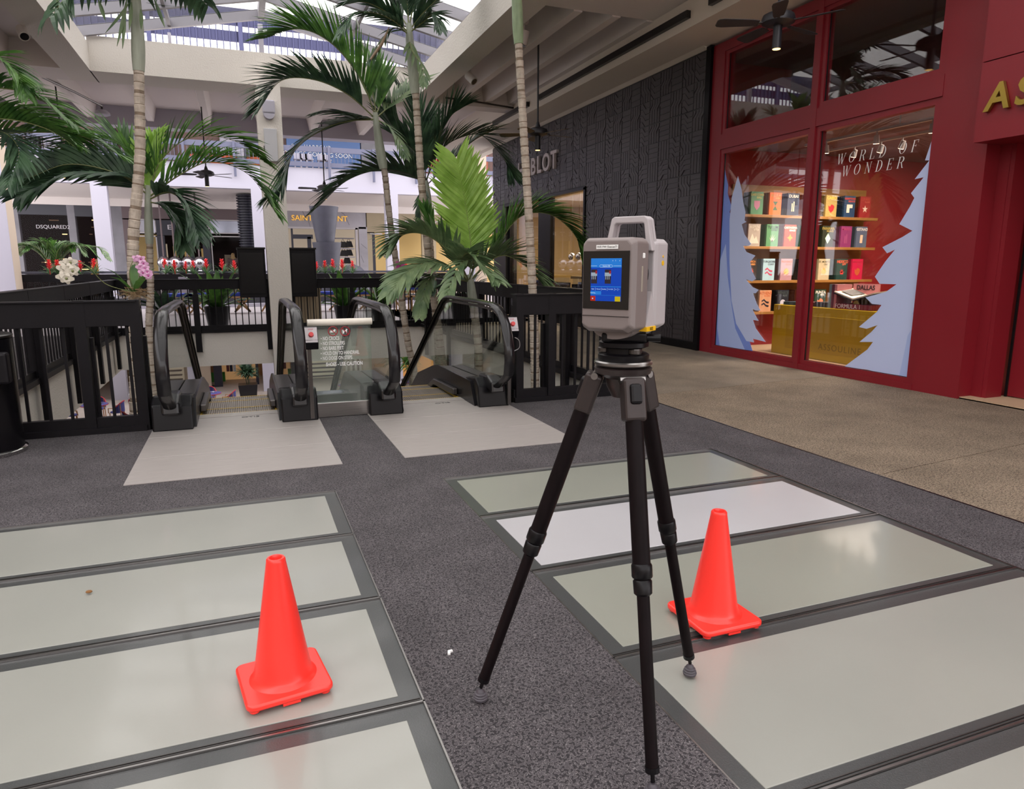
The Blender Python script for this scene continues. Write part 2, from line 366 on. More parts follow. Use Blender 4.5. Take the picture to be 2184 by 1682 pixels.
# ---- skylight
RX, RZ = .72, 6.42
def roofz(x): return RZ-(abs(x-RX))*.205
sk = thing('skylight', 'glazed gable skylight with pale grey rafters over the escalator well', 'skylight', (RX, 8, BT))
M_ALU = mat('skylight_aluminium', rgb(150, 148, 156), .45, .2)
M_BRONZE = mat('skylight_gasket', rgb(70, 68, 72), .5)
RY = [Y1-.06-1.12*i for i in range(20)]
for y in RY:
    for s in (-1, 1):
        xe = XL-.25 if s < 0 else 4.15
        r = MB().bar((RX, y, RZ), (xe, y, roofz(xe)), .09, .17).build('rafter', M_ALU, sk)
        MB().bar((RX, y, RZ+.095), (xe, y, roofz(xe)+.095), .05, .02).build('glazing_cap', M_BRONZE, r)
MB().bar((RX, RY[-1], RZ+.02), (RX, Y1+.1, RZ+.02), .12, .2).build('ridge_beam', M_ALU, sk)
for s, xm in ((-1, -1.0), (1, 2.45)):
    MB().bar((xm, RY[-1], roofz(xm)), (xm, Y1+.1, roofz(xm)), .06, .12).build('purlin', M_ALU, sk)
for x in (XL-.2, 4.12): MB().bar((x, RY[-1], roofz(x)-.02), (x, Y1-.01, roofz(x)-.02), .12, .14).build('eaves_beam', M_ALU, sk)
for i in range(len(RY)-1):
    for a, b in ((XL-.25, -1.0), (-1.0, RX), (RX, 2.45), (2.45, 4.15)):
        za, zb = roofz(a)+.1, roofz(b)+.1
        MB().add([(a, RY[i+1]+.03, za), (b, RY[i+1]+.03, zb), (b, RY[i]-.03, zb), (a, RY[i]-.03, za),
                  (a, RY[i+1]+.03, za+.012), (b, RY[i+1]+.03, zb+.012), (b, RY[i]-.03, zb+.012), (a, RY[i]-.03, za+.012)],
                 [(3,2,1,0),(4,5,6,7),(0,1,5,4),(1,2,6,5),(2,3,7,6),(3,0,4,7)]).build('pane', M_SKYG, sk)
# gable end posts and the bar screen outside it
for x, w in ((RX, .1), (-1.05, .06), (2.5, .06)):
    MB().box(x-w/2, x+w/2, Y1+.5, Y1+.6, BT, roofz(x)).build('gable_post', M_ALU, sk)
M_LAV = mat('screen_grey_blue', rgb(74, 76, 112), .7)
scr = thing('rooftop_screen', 'grey blue vertical bar screen with solid bands outside the skylight gable', 'screen', (1, 18.4, 5.7))
for i in range(62):
    x = -3.4+.14*i; MB().box(x, x+.022, 18.38, 18.42, 5.73, 7.1).build('bar', M_LAV, scr)
MB().box(-3.6, 5.4, 18.43, 18.5, 6.48, 6.70).build('band', M_LAV, scr)
MB().box(-3.6, 5.4, 18.43, 18.5, 6.83, 7.2).build('band', M_LAV, scr)
for x in (-1.6, .3, 2.6, 4.4): MB().box(x, x+.09, 18.3, 18.38, 5.73, 7.15).build('post', M_LAV, scr)

# ================================================================== RED SHOP (right)
WX = 7.05
M_CREAMIN = mat('shop_ceiling_white', rgb(200, 190, 180), .8)
M_SHOPF = mat('shop_floor', rgb(186, 160, 130), .5, noise=(2, .06))
wr = MB()
wr.box(WX, 7.25, 9.38, 9.72, 0, 4.72); wr.box(WX, 7.25, 5.11, 5.66, 0, 4.72)
struct('wall_right', wr, M_RED, org=(WX, 7, 0))
struct('wall_shop_interior', box(7.25, 12.5, 9.9, 10.0, 0, 4.72), M_REDIN)
struct('wall_shop_interior', box(12.4, 12.5, -2, 9.9, 0, 4.72), M_REDIN)
struct('wall_shop_interior', box(8.9, 12.5, -2.1, -2, 0, 4.72), M_REDIN)
struct('ceiling', box(7.25, 12.5, -2, 9.9, 4.6, 4.72), mat('mauve_ceiling', rgb(108, 70, 68), .8), org=(9, 5, 4.6))
struct('floor', box(7.08, 12.5, -2, 9.9, -.3, .02), M_SHOPF, org=(9, 5, 0))
# window frames
win = []
def window(n, y0, y1, z0, z1):
    w = MB(); t = .05
    for a in ((y0-.03, y0+t, z0-.03, z1+.03), (y1-t, y1+.03, z0-.03, z1+.03), (y0+t, y1-t, z0-.03, z0+t), (y0+t, y1-t, z1-t, z1+.03)):
        w.box(WX+.015, WX+.12, *a)
    o = struct('window_%d' % n, w, M_RED); return o
bars_ = MB()
for a in ((7.43, 7.52, .0, 4.72), ):
    bars_.box(WX-.01, WX+.16, *a)

for q in ((3.16, 3.38), (0, .07), (4.58, 4.72)): bars_.box(WX-.006, WX+.155, 5.66, 9.38, *q)
struct('window_frame', bars_, M_RED)
for n, (y0, y1, z0, z1) in enumerate(((7.52, 9.36, 3.4, 4.58), (5.7, 7.41, 3.4, 4.58), (7.52, 9.36, .08, 3.14), (5.7, 7.41, .08, 3.14))):
    w = window(n+1, y0, y1, z0, z1)
    box(WX+.055, WX+.067, y0+.03, y1-.03, z0+.03, z1-.03).build('pane', M_GLASS, w)
    q = MB(); q.box(WX+.04, WX+.056, y0+.045, y0+.06, z0+.04, z1-.04); q.box(WX+.04, WX+.056, y1-.06, y1-.045, z0+.04, z1-.04)
    q.box(WX+.04, WX+.056, y0+.05, y1-.05, z0+.04, z0+.055); q.build('gasket', M_CHARD, w)
# dark void behind the upper panes
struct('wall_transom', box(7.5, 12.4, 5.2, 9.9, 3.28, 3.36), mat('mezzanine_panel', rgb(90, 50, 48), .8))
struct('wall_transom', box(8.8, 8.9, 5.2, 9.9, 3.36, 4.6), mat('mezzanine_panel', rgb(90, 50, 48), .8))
# entrance: fascia, jamb, door
struct('wall_fascia', box(6.85, 9, -4, 5.11, 2.59, 3.325), M_RED)
struct('wall_fascia', box(6.85, 9, -4, 5.11, 3.335, 4.76), M_RED)
struct('wall_jamb', box(7.25, 7.95, 5.0, 5.6, 0, 2.6), M_RED)
jb = box(7.26, 7.5, 4.955, 5.0, 0, 2.6); struct('trim_4', jb, M_RED)
d1 = struct('door_1', box(7.56, 7.61, 3.95, 4.93, .03, 2.58), M_RED)
dd = MB().box(7.545, 7.555, 4.93, 4.955, 0, 2.6); dd.build('door_gap', M_CHARD, d1)
MB().cyl((7.52, 4.62, .1), (7.52, 4.62, 1.25), .012).build('door_bar', M_STEEL, d1)
MB().box(7.48, 7.6, 4.3, 4.66, .03, .09).build('kick_shoe', M_STEEL, d1)
struct('floor', box(7.08, 9, 3, 5.11, -.02, .012), M_SHOPF)

# ================================================================== BLACK RELIEF WALL
struct('wall_black', (lambda w: w.box(WX+.005, 7.4, 9.72, 13.95, 0, 4.74).box(WX+.005, 7.4, 13.95, 19.9, 3.05, 4.74).box(WX+.005, 7.4, 18.9, 19.9, 0, 3.05))(MB()), M_CHARD, org=(WX, 14, 0))
struct('trim_5', box(WX-.05, WX+.01, 9.66, 9.78, 0, 4.74), M_BLACKG)
struct('trim_6', box(WX-.03, WX+.01, 9.78, 13.95, 0, .12), M_BLACKG)
struct('trim_7', box(WX-.045, WX+.01, 13.9, 18.95, 3.0, 3.07), M_BLACKG)
struct('trim_8', box(WX-.045, WX+.01, 13.9, 13.97, 0, 3.05), M_BLACKG)
def relief(w, h, seed):
    """basket-weave strips with kinked ends, raised a few millimetres; local x = along wall, y = up"""
    R = random.Random(seed); nx = max(1, round(w/.33)); nz = max(1, round(h/.34)); cw, chh = w/nx, h/nz; out = []
    for i in range(nx):
        for j in range(nz):
            vert = (i+j) % 2 == 0; n = 4; x0, z0 = i*cw, j*chh; g = .014
            if R.random() < .6:
                # bars that jog over by one slot half way, with short bars closing the ends
                Wd, Hd = (cw, chh) if vert else (chh, cw); sl = Wd/n; zc = Hd*R.uniform(.35, .6); bw_ = sl-g; fl_ = R.random() < .5
                cell = []
                for k in range(n-1):
                    a, c = k*sl+g/2, (k+1)*sl+g/2
                    cell.append([(a, g/2), (a+bw_, g/2), (a+bw_, zc), (c+bw_, zc+sl), (c+bw_, Hd-g/2), (c, Hd-g/2), (c, zc+sl+g*.4), (a, zc+g*.4)])
                cell.append([((n-1)*sl+g/2, g/2), (n*sl-g/2, g/2), (n*sl-g/2, zc+sl*.25), ((n-1)*sl+g/2, zc-sl*.6)])
                cell.append([(g/2, zc+g*2), (sl-g/2, zc+sl+g), (sl-g/2, Hd-g/2), (g/2, Hd-g/2)])
                for pg in cell:
                    if fl_: pg = [(Wd-p[0], p[1]) for p in pg][::-1]
                    out.append([(x0+p[0], z0+p[1]) for p in pg] if vert else [(x0+p[1], z0+p[0]) for p in pg][::-1])
                continue
            for k in range(n):
                kink = False; a = R.uniform(.3, .6)
                if vert:
                    u0, u1 = x0+cw*k/n+g/2, x0+cw*(k+1)/n-g/2; b0, b1 = z0+g/2, z0+chh-g/2
                    if kink and k < n-1:
                        zc = b0+(b1-b0)*a; s = (u1-u0)*.5
                        out.append([(u0, b0), (u1, b0), (u1, zc-s), (u1-s*.6, zc), (u0, zc)]); out.append([(u0+s*.3, zc+g), (u1, zc+g*.5), (u1, b1), (u0, b1)])
                    else: out.append([(u0, b0), (u1, b0), (u1, b1), (u0, b1)])
                else:
                    b0, b1 = z0+chh*k/n+g/2, z0+chh*(k+1)/n-g/2; u0, u1 = x0+g/2, x0+cw-g/2
                    if kink and k < n-1:
                        xc = u0+(u1-u0)*a; s = (b1-b0)*.5
                        out.append([(u0, b0), (xc-s, b0), (xc, b0+s), (xc, b1), (u0, b1)]); out.append([(xc+g, b0), (u1, b0), (u1, b1), (xc+g+s, b1)])
                    else: out.append([(u0, b0), (u1, b0), (u1, b1), (u0, b1)])
    return out
PM = {}
def relief_panel(y0, y1, z0, z1, seed):
    w, h = y1-y0, z1-z0; key = (round(w, 3), round(h, 3), seed)
    if key not in PM:
        b = MB(); b.box(WX-.004, WX+.005, 0+.004, w-.004, .004, h-.004)
        for pg in relief(w-.01, h-.01, seed): b.prism([(p[0]+.005, p[1]+.005) for p in pg], 'x', WX-.018, WX-.004)
        o = b.build('panel', M_CHAR, parent=None, org=(0, 0, 0)); PM[key] = o
    else:
        o = copy_tree(PM[key])
    o.location = (0, y0, z0); return o
wb = thing('relief_cladding', 'charcoal black wall cladding of embossed basket-weave panels beside the red shop', 'wall cladding', (WX, 12, 0))
cols_ = [9.78+.66*i for i in range(7)]; cols_[6] = 13.9
for i in range(6):
    for z0, z1, sd in ((.13, 1.17, 1), (1.17, 2.19, 2), (2.19, 2.87, 3), (2.87, 3.87, 2), (3.87, 4.7, 4)):
        o = relief_panel(cols_[i], cols_[i+1], z0, z1, sd*10+i % 2); o.parent = wb; o.location = V(o.location)-V((WX, 12, 0))
for i in range(9):
    y0 = 13.9+.667*i
    for z0, z1, sd in ((3.08, 3.87, 5), (3.87, 4.7, 4)):
        o = relief_panel(y0, y0+.667, z0, z1, sd*10+i % 2); o.parent = wb; o.location = V(o.location)-V((WX, 12, 0))
# watch shop interior
M_WARM = mat('warm_back_wall', rgb(158, 138, 104), .7)
struct('wall_watch_shop', box(10.6, 10.8, 13, 20.5, 0, 3.4), M_WARM)
struct('wall_watch_shop', box(7.4, 10.8, 20.4, 20.5, 0, 3.4), M_WARM)
struct('wall_watch_shop', box(7.4, 10.8, 13.3, 13.4, 0, 3.4), M_WARM)
struct('ceiling', box(7.3, 10.8, 13.3, 20.5, 3.2, 3.3), M_CREAMIN, org=(9, 16, 3.2))
struct('floor', box(7.08, 10.8, 13.3, 20.5, -.3, .01), M_SHOPF, org=(9, 16, 0))
w5 = struct('window_5', (lambda w: w.box(WX+.08, WX+.2, 15.98, 16.72, 0, 3.02).box(WX+.08, WX+.2, 18.75, 18.95, 0, 3.02).box(WX+.08, WX+.2, 13.95, 18.95, 0, .5))(MB()), M_BLACKG)
for a, b in ((13.97, 15.98), (16.72, 18.75)):
    box(WX+.12, WX+.135, a, b, .5, 3.0).build('pane', M_GLASS, w5)
# ================================================================== RAILINGS
def railing(name, label, p0, p1, side, posts, gap=.155, thick=.05, ext=.45, zt=1.1, band=.2, bars=True, group='black railings round the escalator well'):
    """p0-p1 on plan; side = plan unit vector to the well side; posts = distances along"""
    p0, p1 = V((*p0, 0)), V((*p1, 0)); L = (p1-p0).length; d = (p1-p0)/L; s = V((*side, 0)); up = V((0, 0, 1))
    t = thing(name, label, 'railing', tuple((p0+p1)/2), group)
    def b(a, c, off, z0, z1, w): return MB().obox(p0+d*((a+c)/2)+s*off+up*((z0+z1)/2), d, s, up, (c-a)/2, w/2, (z1-z0)/2)
    edges = [0]+list(posts)+[L]
    m = MB()
    for i in range(len(edges)-1):
        a, c = edges[i]+.004, edges[i+1]-.004
        if c-a > .2: m = b(a, c, 0, zt-band, zt, thick+.05); m.build('top_panel', M_BLACK, t, bevel=.004)
    b(0, L, 0, zt, zt+.012, thick+.09).build('cap', M_BLACK, t)
    b(0, L, 0, .05, .13, thick+.01).build('bottom_rail', M_BLACK, t)
    b(0, L, 0, -.02, .05, thick+.1).build('kerb', M_BLACK, t)
    for q in posts: b(q-.04, q+.04, 0, 0, zt+.015, thick+.055).build('post', M_BLACK, t); 
    for q in posts: b(q-.06, q+.06, .09, -ext, zt-.3, .06).build('side_post', M_BLACK, t)
    if bars:
        x = gap*.6
        while x < L-.05:
            if all(abs(x-q) > .06 for q in posts): b(x-.011, x+.011, 0, .12, zt-band+.02, .022).build('bar', M_BLACK, t)
            x += gap
    return t
railing('front_railing', 'black front railing to the left of the escalators', (-.84, Y0+.03), (XL, Y0+.03), (0, 1), (.02, .42, 1.4), ext=.1)
railing('front_railing', 'black front railing to the right of the escalators, behind the tripod', (2.56, Y0+.03), (XR+.1, Y0+.03), (0, 1), (.06, .42), ext=.1)
railing('side_railing', 'black railing along the left side of the escalator well', (XL, Y0), (XL, Y1), (1, 0), (1.5, 3.35, 5.2, 7.05, 8.9), gap=.16, ext=.62)
railing('side_railing', 'black railing along the right side of the escalator well', (XR, Y0), (XR, Y1), (-1, 0), (1.5, 3.35, 5.2, 7.05, 8.9), gap=.16, ext=.62)
railing('cross_railing', 'black railing on the far edge of the well, left of the central column', (XL, Y1), (.55, Y1), (0, -1), (1.52, 2.96), gap=.13, ext=.42)
railing('cross_railing', 'black railing on the far edge of the well, right of the central column', (1.0, Y1), (XR, Y1), (0, -1), (.02, 1.32), gap=.13, ext=.42)
# black cabinets fixed either side of the central column
for x0, x1, w in ((-.05, .50, 'left'), (1.0, 1.55, 'right')):
    t = thing('black_cabinet', 'black cabinet rising above the far railing just %s of the central column' % w, 'cabinet', ((x0+x1)/2, 16.2, .7), 'cabinets by the central column')
    MB().box(x0, x1, 16.05, 16.45, .72, 1.74).build('body', M_BLACK, t, bevel=.01)
    MB().box(x0-.015, x1+.015, 16.03, 16.47, 1.74, 1.775).build('top', M_BLACKG, t)
    MB().box(x0+.04, x1-.04, 16.035, 16.05, .8, 1.66).build('door', M_BLACKG, t)
ss = thing('slatted_stand', 'pale wooden slatted stand behind the railing right of the central column', 'stand', (1.35, 16.8, 0))
for i in range(5): box(1.07+.125*i, 1.185+.125*i, 16.75, 16.8, .1, .92).build('slat', mat('pale_slats', rgb(176, 158, 130), .6), ss)
box(1.07, 1.69, 16.8, 17.1, .08, .9).build('body', M_CHARD, ss)
# devices on the column
sp = thing('wall_speaker', 'small white loudspeaker high on the central column', 'speaker', (.73, 15.7, 4.35))
MB().box(.62, .86, 15.62, 15.78, 4.42, 4.68).build('housing', M_PAINTWHITE, sp, bevel=.03)
MB().prism([(.74+.11*math.cos(a*PI/8), 4.42-.11*math.sin(a*PI/8)) for a in range(9)], 'y', 15.63, 15.78).build('bracket', M_PAINTWHITE, sp)
eb = thing('electrical_box', 'pale grey electrical box on the central column below the speaker', 'electrical box', (.75, 15.7, 3.5))
MB().box(.62, .87, 15.7, 15.78, 3.5, 4.14).build('housing', mat('grey_plastic', rgb(190, 190, 194), .5), eb, bevel=.01)
MB().box(.60, .62, 15.72, 15.76, 3.7, 3.8).build('hinge', M_DSTEEL, eb)

# ================================================================== ESCALATORS
SL = math.tan(math.radians(30))
def hr_path(x, ytop=8.0):
    P = [(x, 6.56, .20), (x, 6.38, .22), (x, 6.16, .33)]
    for a in range(-20, 95, 15):
        A = math.radians(a); P.append((x, 6.5-.47*math.cos(A), .55+.47*math.sin(A)))
    P += [(x, 6.9, 1.03), (x, 7.5, 1.03)]
    for k in range(5): A = math.radians(30*k/4); P.append((x, ytop+.7*math.sin(A), 1.03-.7*(1-math.cos(A))))
    ye, ze = P[-1][1], P[-1][2]
    P += [(x, ye+5.5, ze-5.5*SL), (x, ye+8.2, ze-8.2*SL)]
    return P
M_STEP = mat('step_aluminium', rgb(138, 130, 122), .45, .5)
M_YEL = mat('yellow_line', rgb(190, 155, 50), .5)
def escalator(label, xa, xb):
    """xa, xb: handrail centre lines"""
    t = thing('escalator', label, 'escalator', ((xa+xb)/2, 7, 0), 'escalators going down')
    for s, x in ((1, xa), (-1, xb)):
        P = hr_path(x)
        MB().tube(P, .046, 12, flat=(.5, 1.12), up=(1, 0, 0)).build('handrail', M_RUBBER, t, smooth=True)
        # glass panel following the rail
        yz = [(6.52, .22)]+[(p[1]+(.04 if p[1] < 6.5 else 0), p[2]-.035) for p in P[3:]]
        up_ = yz[1:]; ye, ze = up_[-1]
        poly = [(6.3, .22)]+up_+[(ye, ze-.9), (8.75, -.32), (8.1, .16)]
        g = MB().prism(poly, 'x', x-.006, x+.006).build('glass_panel', M_ESCG, t)
        MB().tube([(x, p[1]+(.05 if p[1] < 6.5 else 0), p[2]-.045) for p in P[3:]], .014, 6).build('rail_track', M_DSTEEL, t)
        # newel base
        nb = MB().prism([(6.46, 0), (7.05, 0), (7.05, .22), (6.8, .27), (6.6, .29), (6.5, .22)], 'x', x-.16, x+.16)
        nb.build('newel_base', M_BLACKG, t, bevel=.015)
        MB().prism([(6.34, .16), (6.75, .24), (6.75, .31), (6.5, .32), (6.36, .27)], 'x', x-.07, x+.07).build('handrail_entry', M_RUBBER, t, bevel=.02)
        # deck cover running down
        dk = [(6.75, 0), (6.75, .245), (8.0, .215), (8.25, .17), (9, -.24), (15.4, -3.94), (15.4, -4.2), (9, -.6), (8.0, -.1)]
        for sd, w0, w1 in ((1, .01, .16), (-1, -.16, -.01)):
            MB().prism(dk, 'x', x+w0, x+w1).build('deck_cover', M_DSTEEL, t, bevel=.006)
        # inner skirt, bevelled deck and guard block
        xi = x+.16*s
        pr = []
        sk_ = MB().prism([(6.55, 0), (7.0, 0), (8.2, -.05), (15.4, -4.1), (15.4, -3.7), (9, 0), (8.2, .2), (8.0, .235), (6.7, .24)], 'x', min(xi, xi+.02*s), max(xi, xi+.02*s))
        sk_.build('skirt', M_BLACKG, t)
        MB().prism([(7.15, .09), (8.0, .07), (8.35, -.08), (8.35, -.14), (8.0, 0), (7.15, .02)], 'x', min(xi+.02*s, xi+.075*s), max(xi+.02*s, xi+.075*s)).build('skirt_brush', M_DSTEEL, t, bevel=.01)
    x0, x1 = xa+.18, xb-.18
    # landing plates and comb
    for k in range(3):
        y0 = 4.92+.66*k; MB().box(xa-.17, xb+.17, y0+.003, y0+.657, -.02, .006).build('landing_plate', M_PLATE, t, bevel=.002)
    MB().box(x0, x1, 6.9, 7.06, -.02, .01).build('comb_plate', M_PLATE, t)
    cb = MB()
    n = int((x1-x0)/.022)
    for k in range(n): cb.box(x0+.022*k, x0+.022*k+.012, 7.05, 7.10, -.02, .006)
    cb.build('comb_teeth', M_YEL, t, kind='stuff')
    txt = text('OTIS', t, ((xa+xb)/2+.1, 6.82, .0075), .075, M_CHARD, (1, 0, 0), (0, 1, 0), .0004, name='maker_mark')
    for x in (x0, x1): MB().box(x-.012, x+.012, 7.06, 8.0, -.02, .0).build('yellow_edge', M_YEL, t)
    # steps
    y, z = 7.06, -.018; first = None; k = 0
    dz = [0, 0, .03, .11, .17, .2]+[.23]*13
    for d in dz:
        z -= d
        if first is None:
            s_ = MB(); s_.box(x0+.01, x1-.01, y, y+.4, z-.06, z-.012); 
            nn = int((x1-x0-.02)/.02)
            for q in range(nn): s_.box(x0+.01+.02*q, x0+.022+.02*q, y+.006, y+.394, z-.012, z)
            s_.prism([(y, z-.012), (y+.03, z-.26), (y+.05, z-.26), (y+.03, z-.012)], 'x', x0+.01, x1-.01)
            first = s_.build('step', M_STEP, t)
            MB().box(x0+.01, x1-.01, y+.385, y+.4, z-.004, z+.001).build('yellow_line', M_YEL, first); ORI[first] = ORI[t]
            base = (y, z)
        else:
            c = copy_tree(first, parent=t); c.location = (0, y-base[0], z-base[1])
        y += .402
    # truss below
    MB().prism([(6.3, -.06), (7.2, -.06), (8.3, -.35), (15.3, -4.2), (12.6, -4.2), (7.6, -1.25), (6.7, -.9), (6.3, -.8)], 'x', xa-.15, xb+.15).build('truss_cover', M_DSTEEL, t)
    return t
escalator('left escalator, seen from its upper landing, grey steps going down', -.63, .42)
escalator('right escalator, seen from its upper landing, grey steps going down', 1.21, 2.29)
# glass barrier with rules between the escalators
gb = thing('warning_barrier', 'glass barrier with white rules for escalator users between the two escalators', 'barrier', (.82, 6.6, 0))
MB().box(.55, 1.07, 6.56, 6.60, .0, .14).build('kick_plate', M_STEEL, gb, bevel=.006)
MB().box(.545, 1.10, 6.575, 6.587, .14, .89).build('glass_panel', glass('sign_glass', (.88, .94, .90), .8, 0, .05, (.75, .8, .76)), gb)
MB().cyl((.53, 6.58, .885), (1.18, 6.58, .885), .032, 16) if 0 else None
MB().cyl((.53, 6.58, .885), (1.115, 6.58, .885), .032).build('top_tube', mat('cream_tube', rgb(214, 208, 196), .35), gb, smooth=True)
M_WHT = mat('white_print', rgb(228, 228, 226), .6)
M_REDP = mat('red_print', rgb(170, 30, 44), .5)
for i, s_ in enumerate(('• NO CROCS', '• NO STROLLERS', '• NO BARE FEET', '• HOLD ON TO HANDRAIL', '• NO DOGS ON STEPS')):
    p = atY(684, 722.5+10.6*i, 6.57)
    text(s_, gb, (p.x, 6.5735, p.z), .048, M_WHT, ext=.0006, name='rule_text', align='LEFT', bold=.0008, sx=.6)
p = atY(700, 777.5, 6.57); text('SHOES - USE CAUTION', gb, (p.x-.02, 6.5735, p.z), .048, M_WHT, ext=.0006, name='rule_text', align='LEFT', bold=.0012, sx=.68)
for px in (710, 736):
    p = atY(px, 706, 6.57); r = MB()
    r.tube([(p.x+.042*math.cos(a*PI/12), 6.572, p.z+.042*math.sin(a*PI/12)) for a in range(24)], .004, 5, closed=True)
    r.tube([(p.x-.028, 6.5715, p.z+.028), (p.x+.028, 6.5715, p.z-.028)], .0035, 5)
    o = r.build('prohibition_ring', M_REDP, gb)
    b = MB()
    if px == 710: b.prism([(p.x-.026, p.z-.012), (p.x-.02, p.z+.008), (p.x+.004, p.z+.006), (p.x+.018, p.z+.02), (p.x+.026, p.z+.008), (p.x+.012, p.z-.012)], 'y', 6.5725, 6.5735)
    else:
        b.prism([(p.x-.022, p.z-.022), (p.x-.01, p.z-.022), (p.x-.006, p.z-.004), (p.x+.008, p.z-.004), (p.x+.01, p.z-.022), (p.x+.018, p.z-.022), (p.x+.018, p.z+.008), (p.x+.024, p.z+.018), (p.x+.01, p.z+.022), (p.x+.004, p.z+.008), (p.x-.018, p.z+.008), (p.x-.024, p.z+.016)], 'y', 6.5725, 6.5735)
    b.build('pictogram', M_WHT, gb)
rs = thing('red_notice', 'faded red upright notice seen through the glass barrier', 'sign', (1.0, 6.62, .35)) if 0 else None
# steel infill between the two escalators, running down
inf = thing('centre_infill', 'polished steel infill tray between the two escalators', 'infill panel', (.81, 7.5, 0))
MB().prism([(6.62, -.1), (6.62, .02), (7.9, .02), (8.2, -.03), (15.2, -4.1), (15.2, -4.2), (8.1, -.15)], 'x', .585, 1.045).build('tray', mat('polished_steel', rgb(168, 168, 172), .18, .9), inf)
MB().box(.585, 1.045, 7.2, 7.26, .02, .10).build('cross_bar', M_DSTEEL, inf)
# emergency stop boxes
M_LABEL = mat('silver_label', rgb(170, 164, 166), .4, .3)
def estop(label, c, tilt):
    t = thing('stop_button_box', label, 'stop button', c)
    x, y, z = c
    MB().prism([(y-.03, z), (y+.07, z-.0), (y+.07, z+.2), (y+.01, z+.2), (y-.05, z+.06)], 'x', x-.06, x+.06).build('housing', M_BLACKG, t, bevel=.005)
    n = V((0, -.92, .39)).normalized(); u = V((0, .39, .92)).normalized()
    fc = V((x, y-.022, z+.13))
    MB().obox(fc+n*.002, (1, 0, 0), u, n, .055, .07, .0015).build('face_label', M_LABEL, t)
    MB().tube([fc+n*.003, fc+n*.028], [.024, .02], 14).build('red_button', mat('signal_red', rgb(200, 50, 52), .35), t)
    text('EMERGENCY STOP', t, fc-u*.05+n*.004, .014, M_CHARD, (1, 0, 0), u, .0003, name='label_text')
    text('STOP', t, fc+u*.05+n*.004, .018, M_REDP, (1, 0, 0), u, .0003, name='label_text')
    MB().box(x-.035, x+.0, y+.02, y+.05, .02, z+.01).build('stand', M_DSTEEL, t)
    return t
estop('silver and black emergency stop box beside the glass barrier', (.545, 6.44, .66), 0)
estop('silver and black emergency stop box right of the right escalator', (2.46, 6.42, .70), 0)
MB().tube(catmull([(2.5, 6.5, .7), (2.56, 6.48, .66), (2.57, 6.5, .58), (2.5, 6.52, .54)], 14), .004, 5).build('loose_wire', M_LABEL, label='thin loose wire hanging below the right stop box', cat='wire')

# ================================================================== LITTER BIN
bn = thing('litter_bin', 'black cylindrical litter bin with chrome foot ring at the left edge', 'bin', (-1.93, 6.2, 0))
MB().lathe((-1.93, 6.2, 0), [(.285, .03), (.285, .86), (.27, .875), (.05, .88)], 40).build('body', M_BLACKG, bn, smooth=True)
MB().lathe((-1.93, 6.2, 0), [(.30, 0), (.305, .03), (.288, .04)], 40).build('foot_ring', mat('chrome', rgb(200, 198, 196), .12, 1), bn, smooth=True)
MB().lathe((-1.93, 6.2, 0), [(.292, .875), (.296, .89), (.28, .9), (.2, .9)], 40).build('lid', M_DSTEEL, bn, smooth=True)
MB().box(-1.75, -1.62, 5.95, 6.05, .55, .78).build('flap', M_BLACK, bn, bevel=.02)

# ================================================================== TRAFFIC CONES
M_CONE = mat('cone_orange', rgb(255, 54, 44), .32, spec=.6, emit=0)
M_CONE.node_tree.nodes['Principled BSDF'].inputs['Subsurface Weight'].default_value = .0
def cone(label, c, rz):
    t = thing('traffic_cone', label, 'traffic cone', (c[0], c[1], 0), 'orange cones on the glass floor')
    cv, sv = math.cos(rz), math.sin(rz)
    def R(x, y): return (c[0]+x*cv-y*sv, c[1]+x*sv+y*cv)
    h = .138; pl = []
    for qx, qy, a0 in ((1, 1, 0), (-1, 1, 90), (-1, -1, 180), (1, -1, 270)):
        for a in (0, 22, 45, 68, 90):
            A = math.radians(a0+a); pl.append(R(qx*(h-.028)+.028*math.cos(A), qy*(h-.028)+.028*math.sin(A)))
    MB().prism(pl, 'z', .012, .034).build('base', M_CONE, t, bevel=.007, seg=3, smooth=True)
    MB().lathe((c[0], c[1], 0), [(.112, .030), (.108, .036), (.100, .042), (.094, .055), (.090, .075), (.031, .445), (.0305, .452), (.027, .457), (.021, .457), (.018, .45), (.018, .3)], 56).build('body', M_CONE, t, smooth=True)
    for qx in (-1, 1):
        for qy in (-1, 1):
            p = R(qx*.112, qy*.112); MB().lathe((p[0], p[1], 0), [(.016, .002), (.016, .016)], 12).build('foot', M_CONE, t)
    for qx, qy in ((0, -1), (0, 1), (1, 0), (-1, 0)):
        p = R(qx*.122, qy*.122); MB().obox((p[0], p[1], .009), (cv, sv, 0), (-sv, cv, 0), (0, 0, 1), .028 if qx == 0 else .012, .012 if qx == 0 else .028, .006).build('foot', M_CONE, t)
    return t
cone('orange traffic cone on the left glass strip', (.045, 2.285), math.radians(8))
cone('orange traffic cone behind the tripod on the right glass strip', (1.685, 2.13), 0)
# small litter on the floor
p = atZ(190, 1264, .002); MB().sph((p.x, p.y, .008), .012, 7, 1.2, .7, .6).build('dry_leaf_scrap', mat('dry_brown', rgb(130, 90, 50), .8), label='small dry brown scrap on the left glass strip', cat='litter')
p = atZ(960, 1392, .002); MB().prism([(p.x-.012, p.y-.01), (p.x-.002, p.y-.012), (p.x+.001, p.y+.002), (p.x+.012, p.y+.004), (p.x+.01, p.y+.012), (p.x-.006, p.y+.011)], 'z', .001, .008).build('paper_scrap', M_WHT, label='small white scrap on the dark floor near the tripod foot', cat='litter')

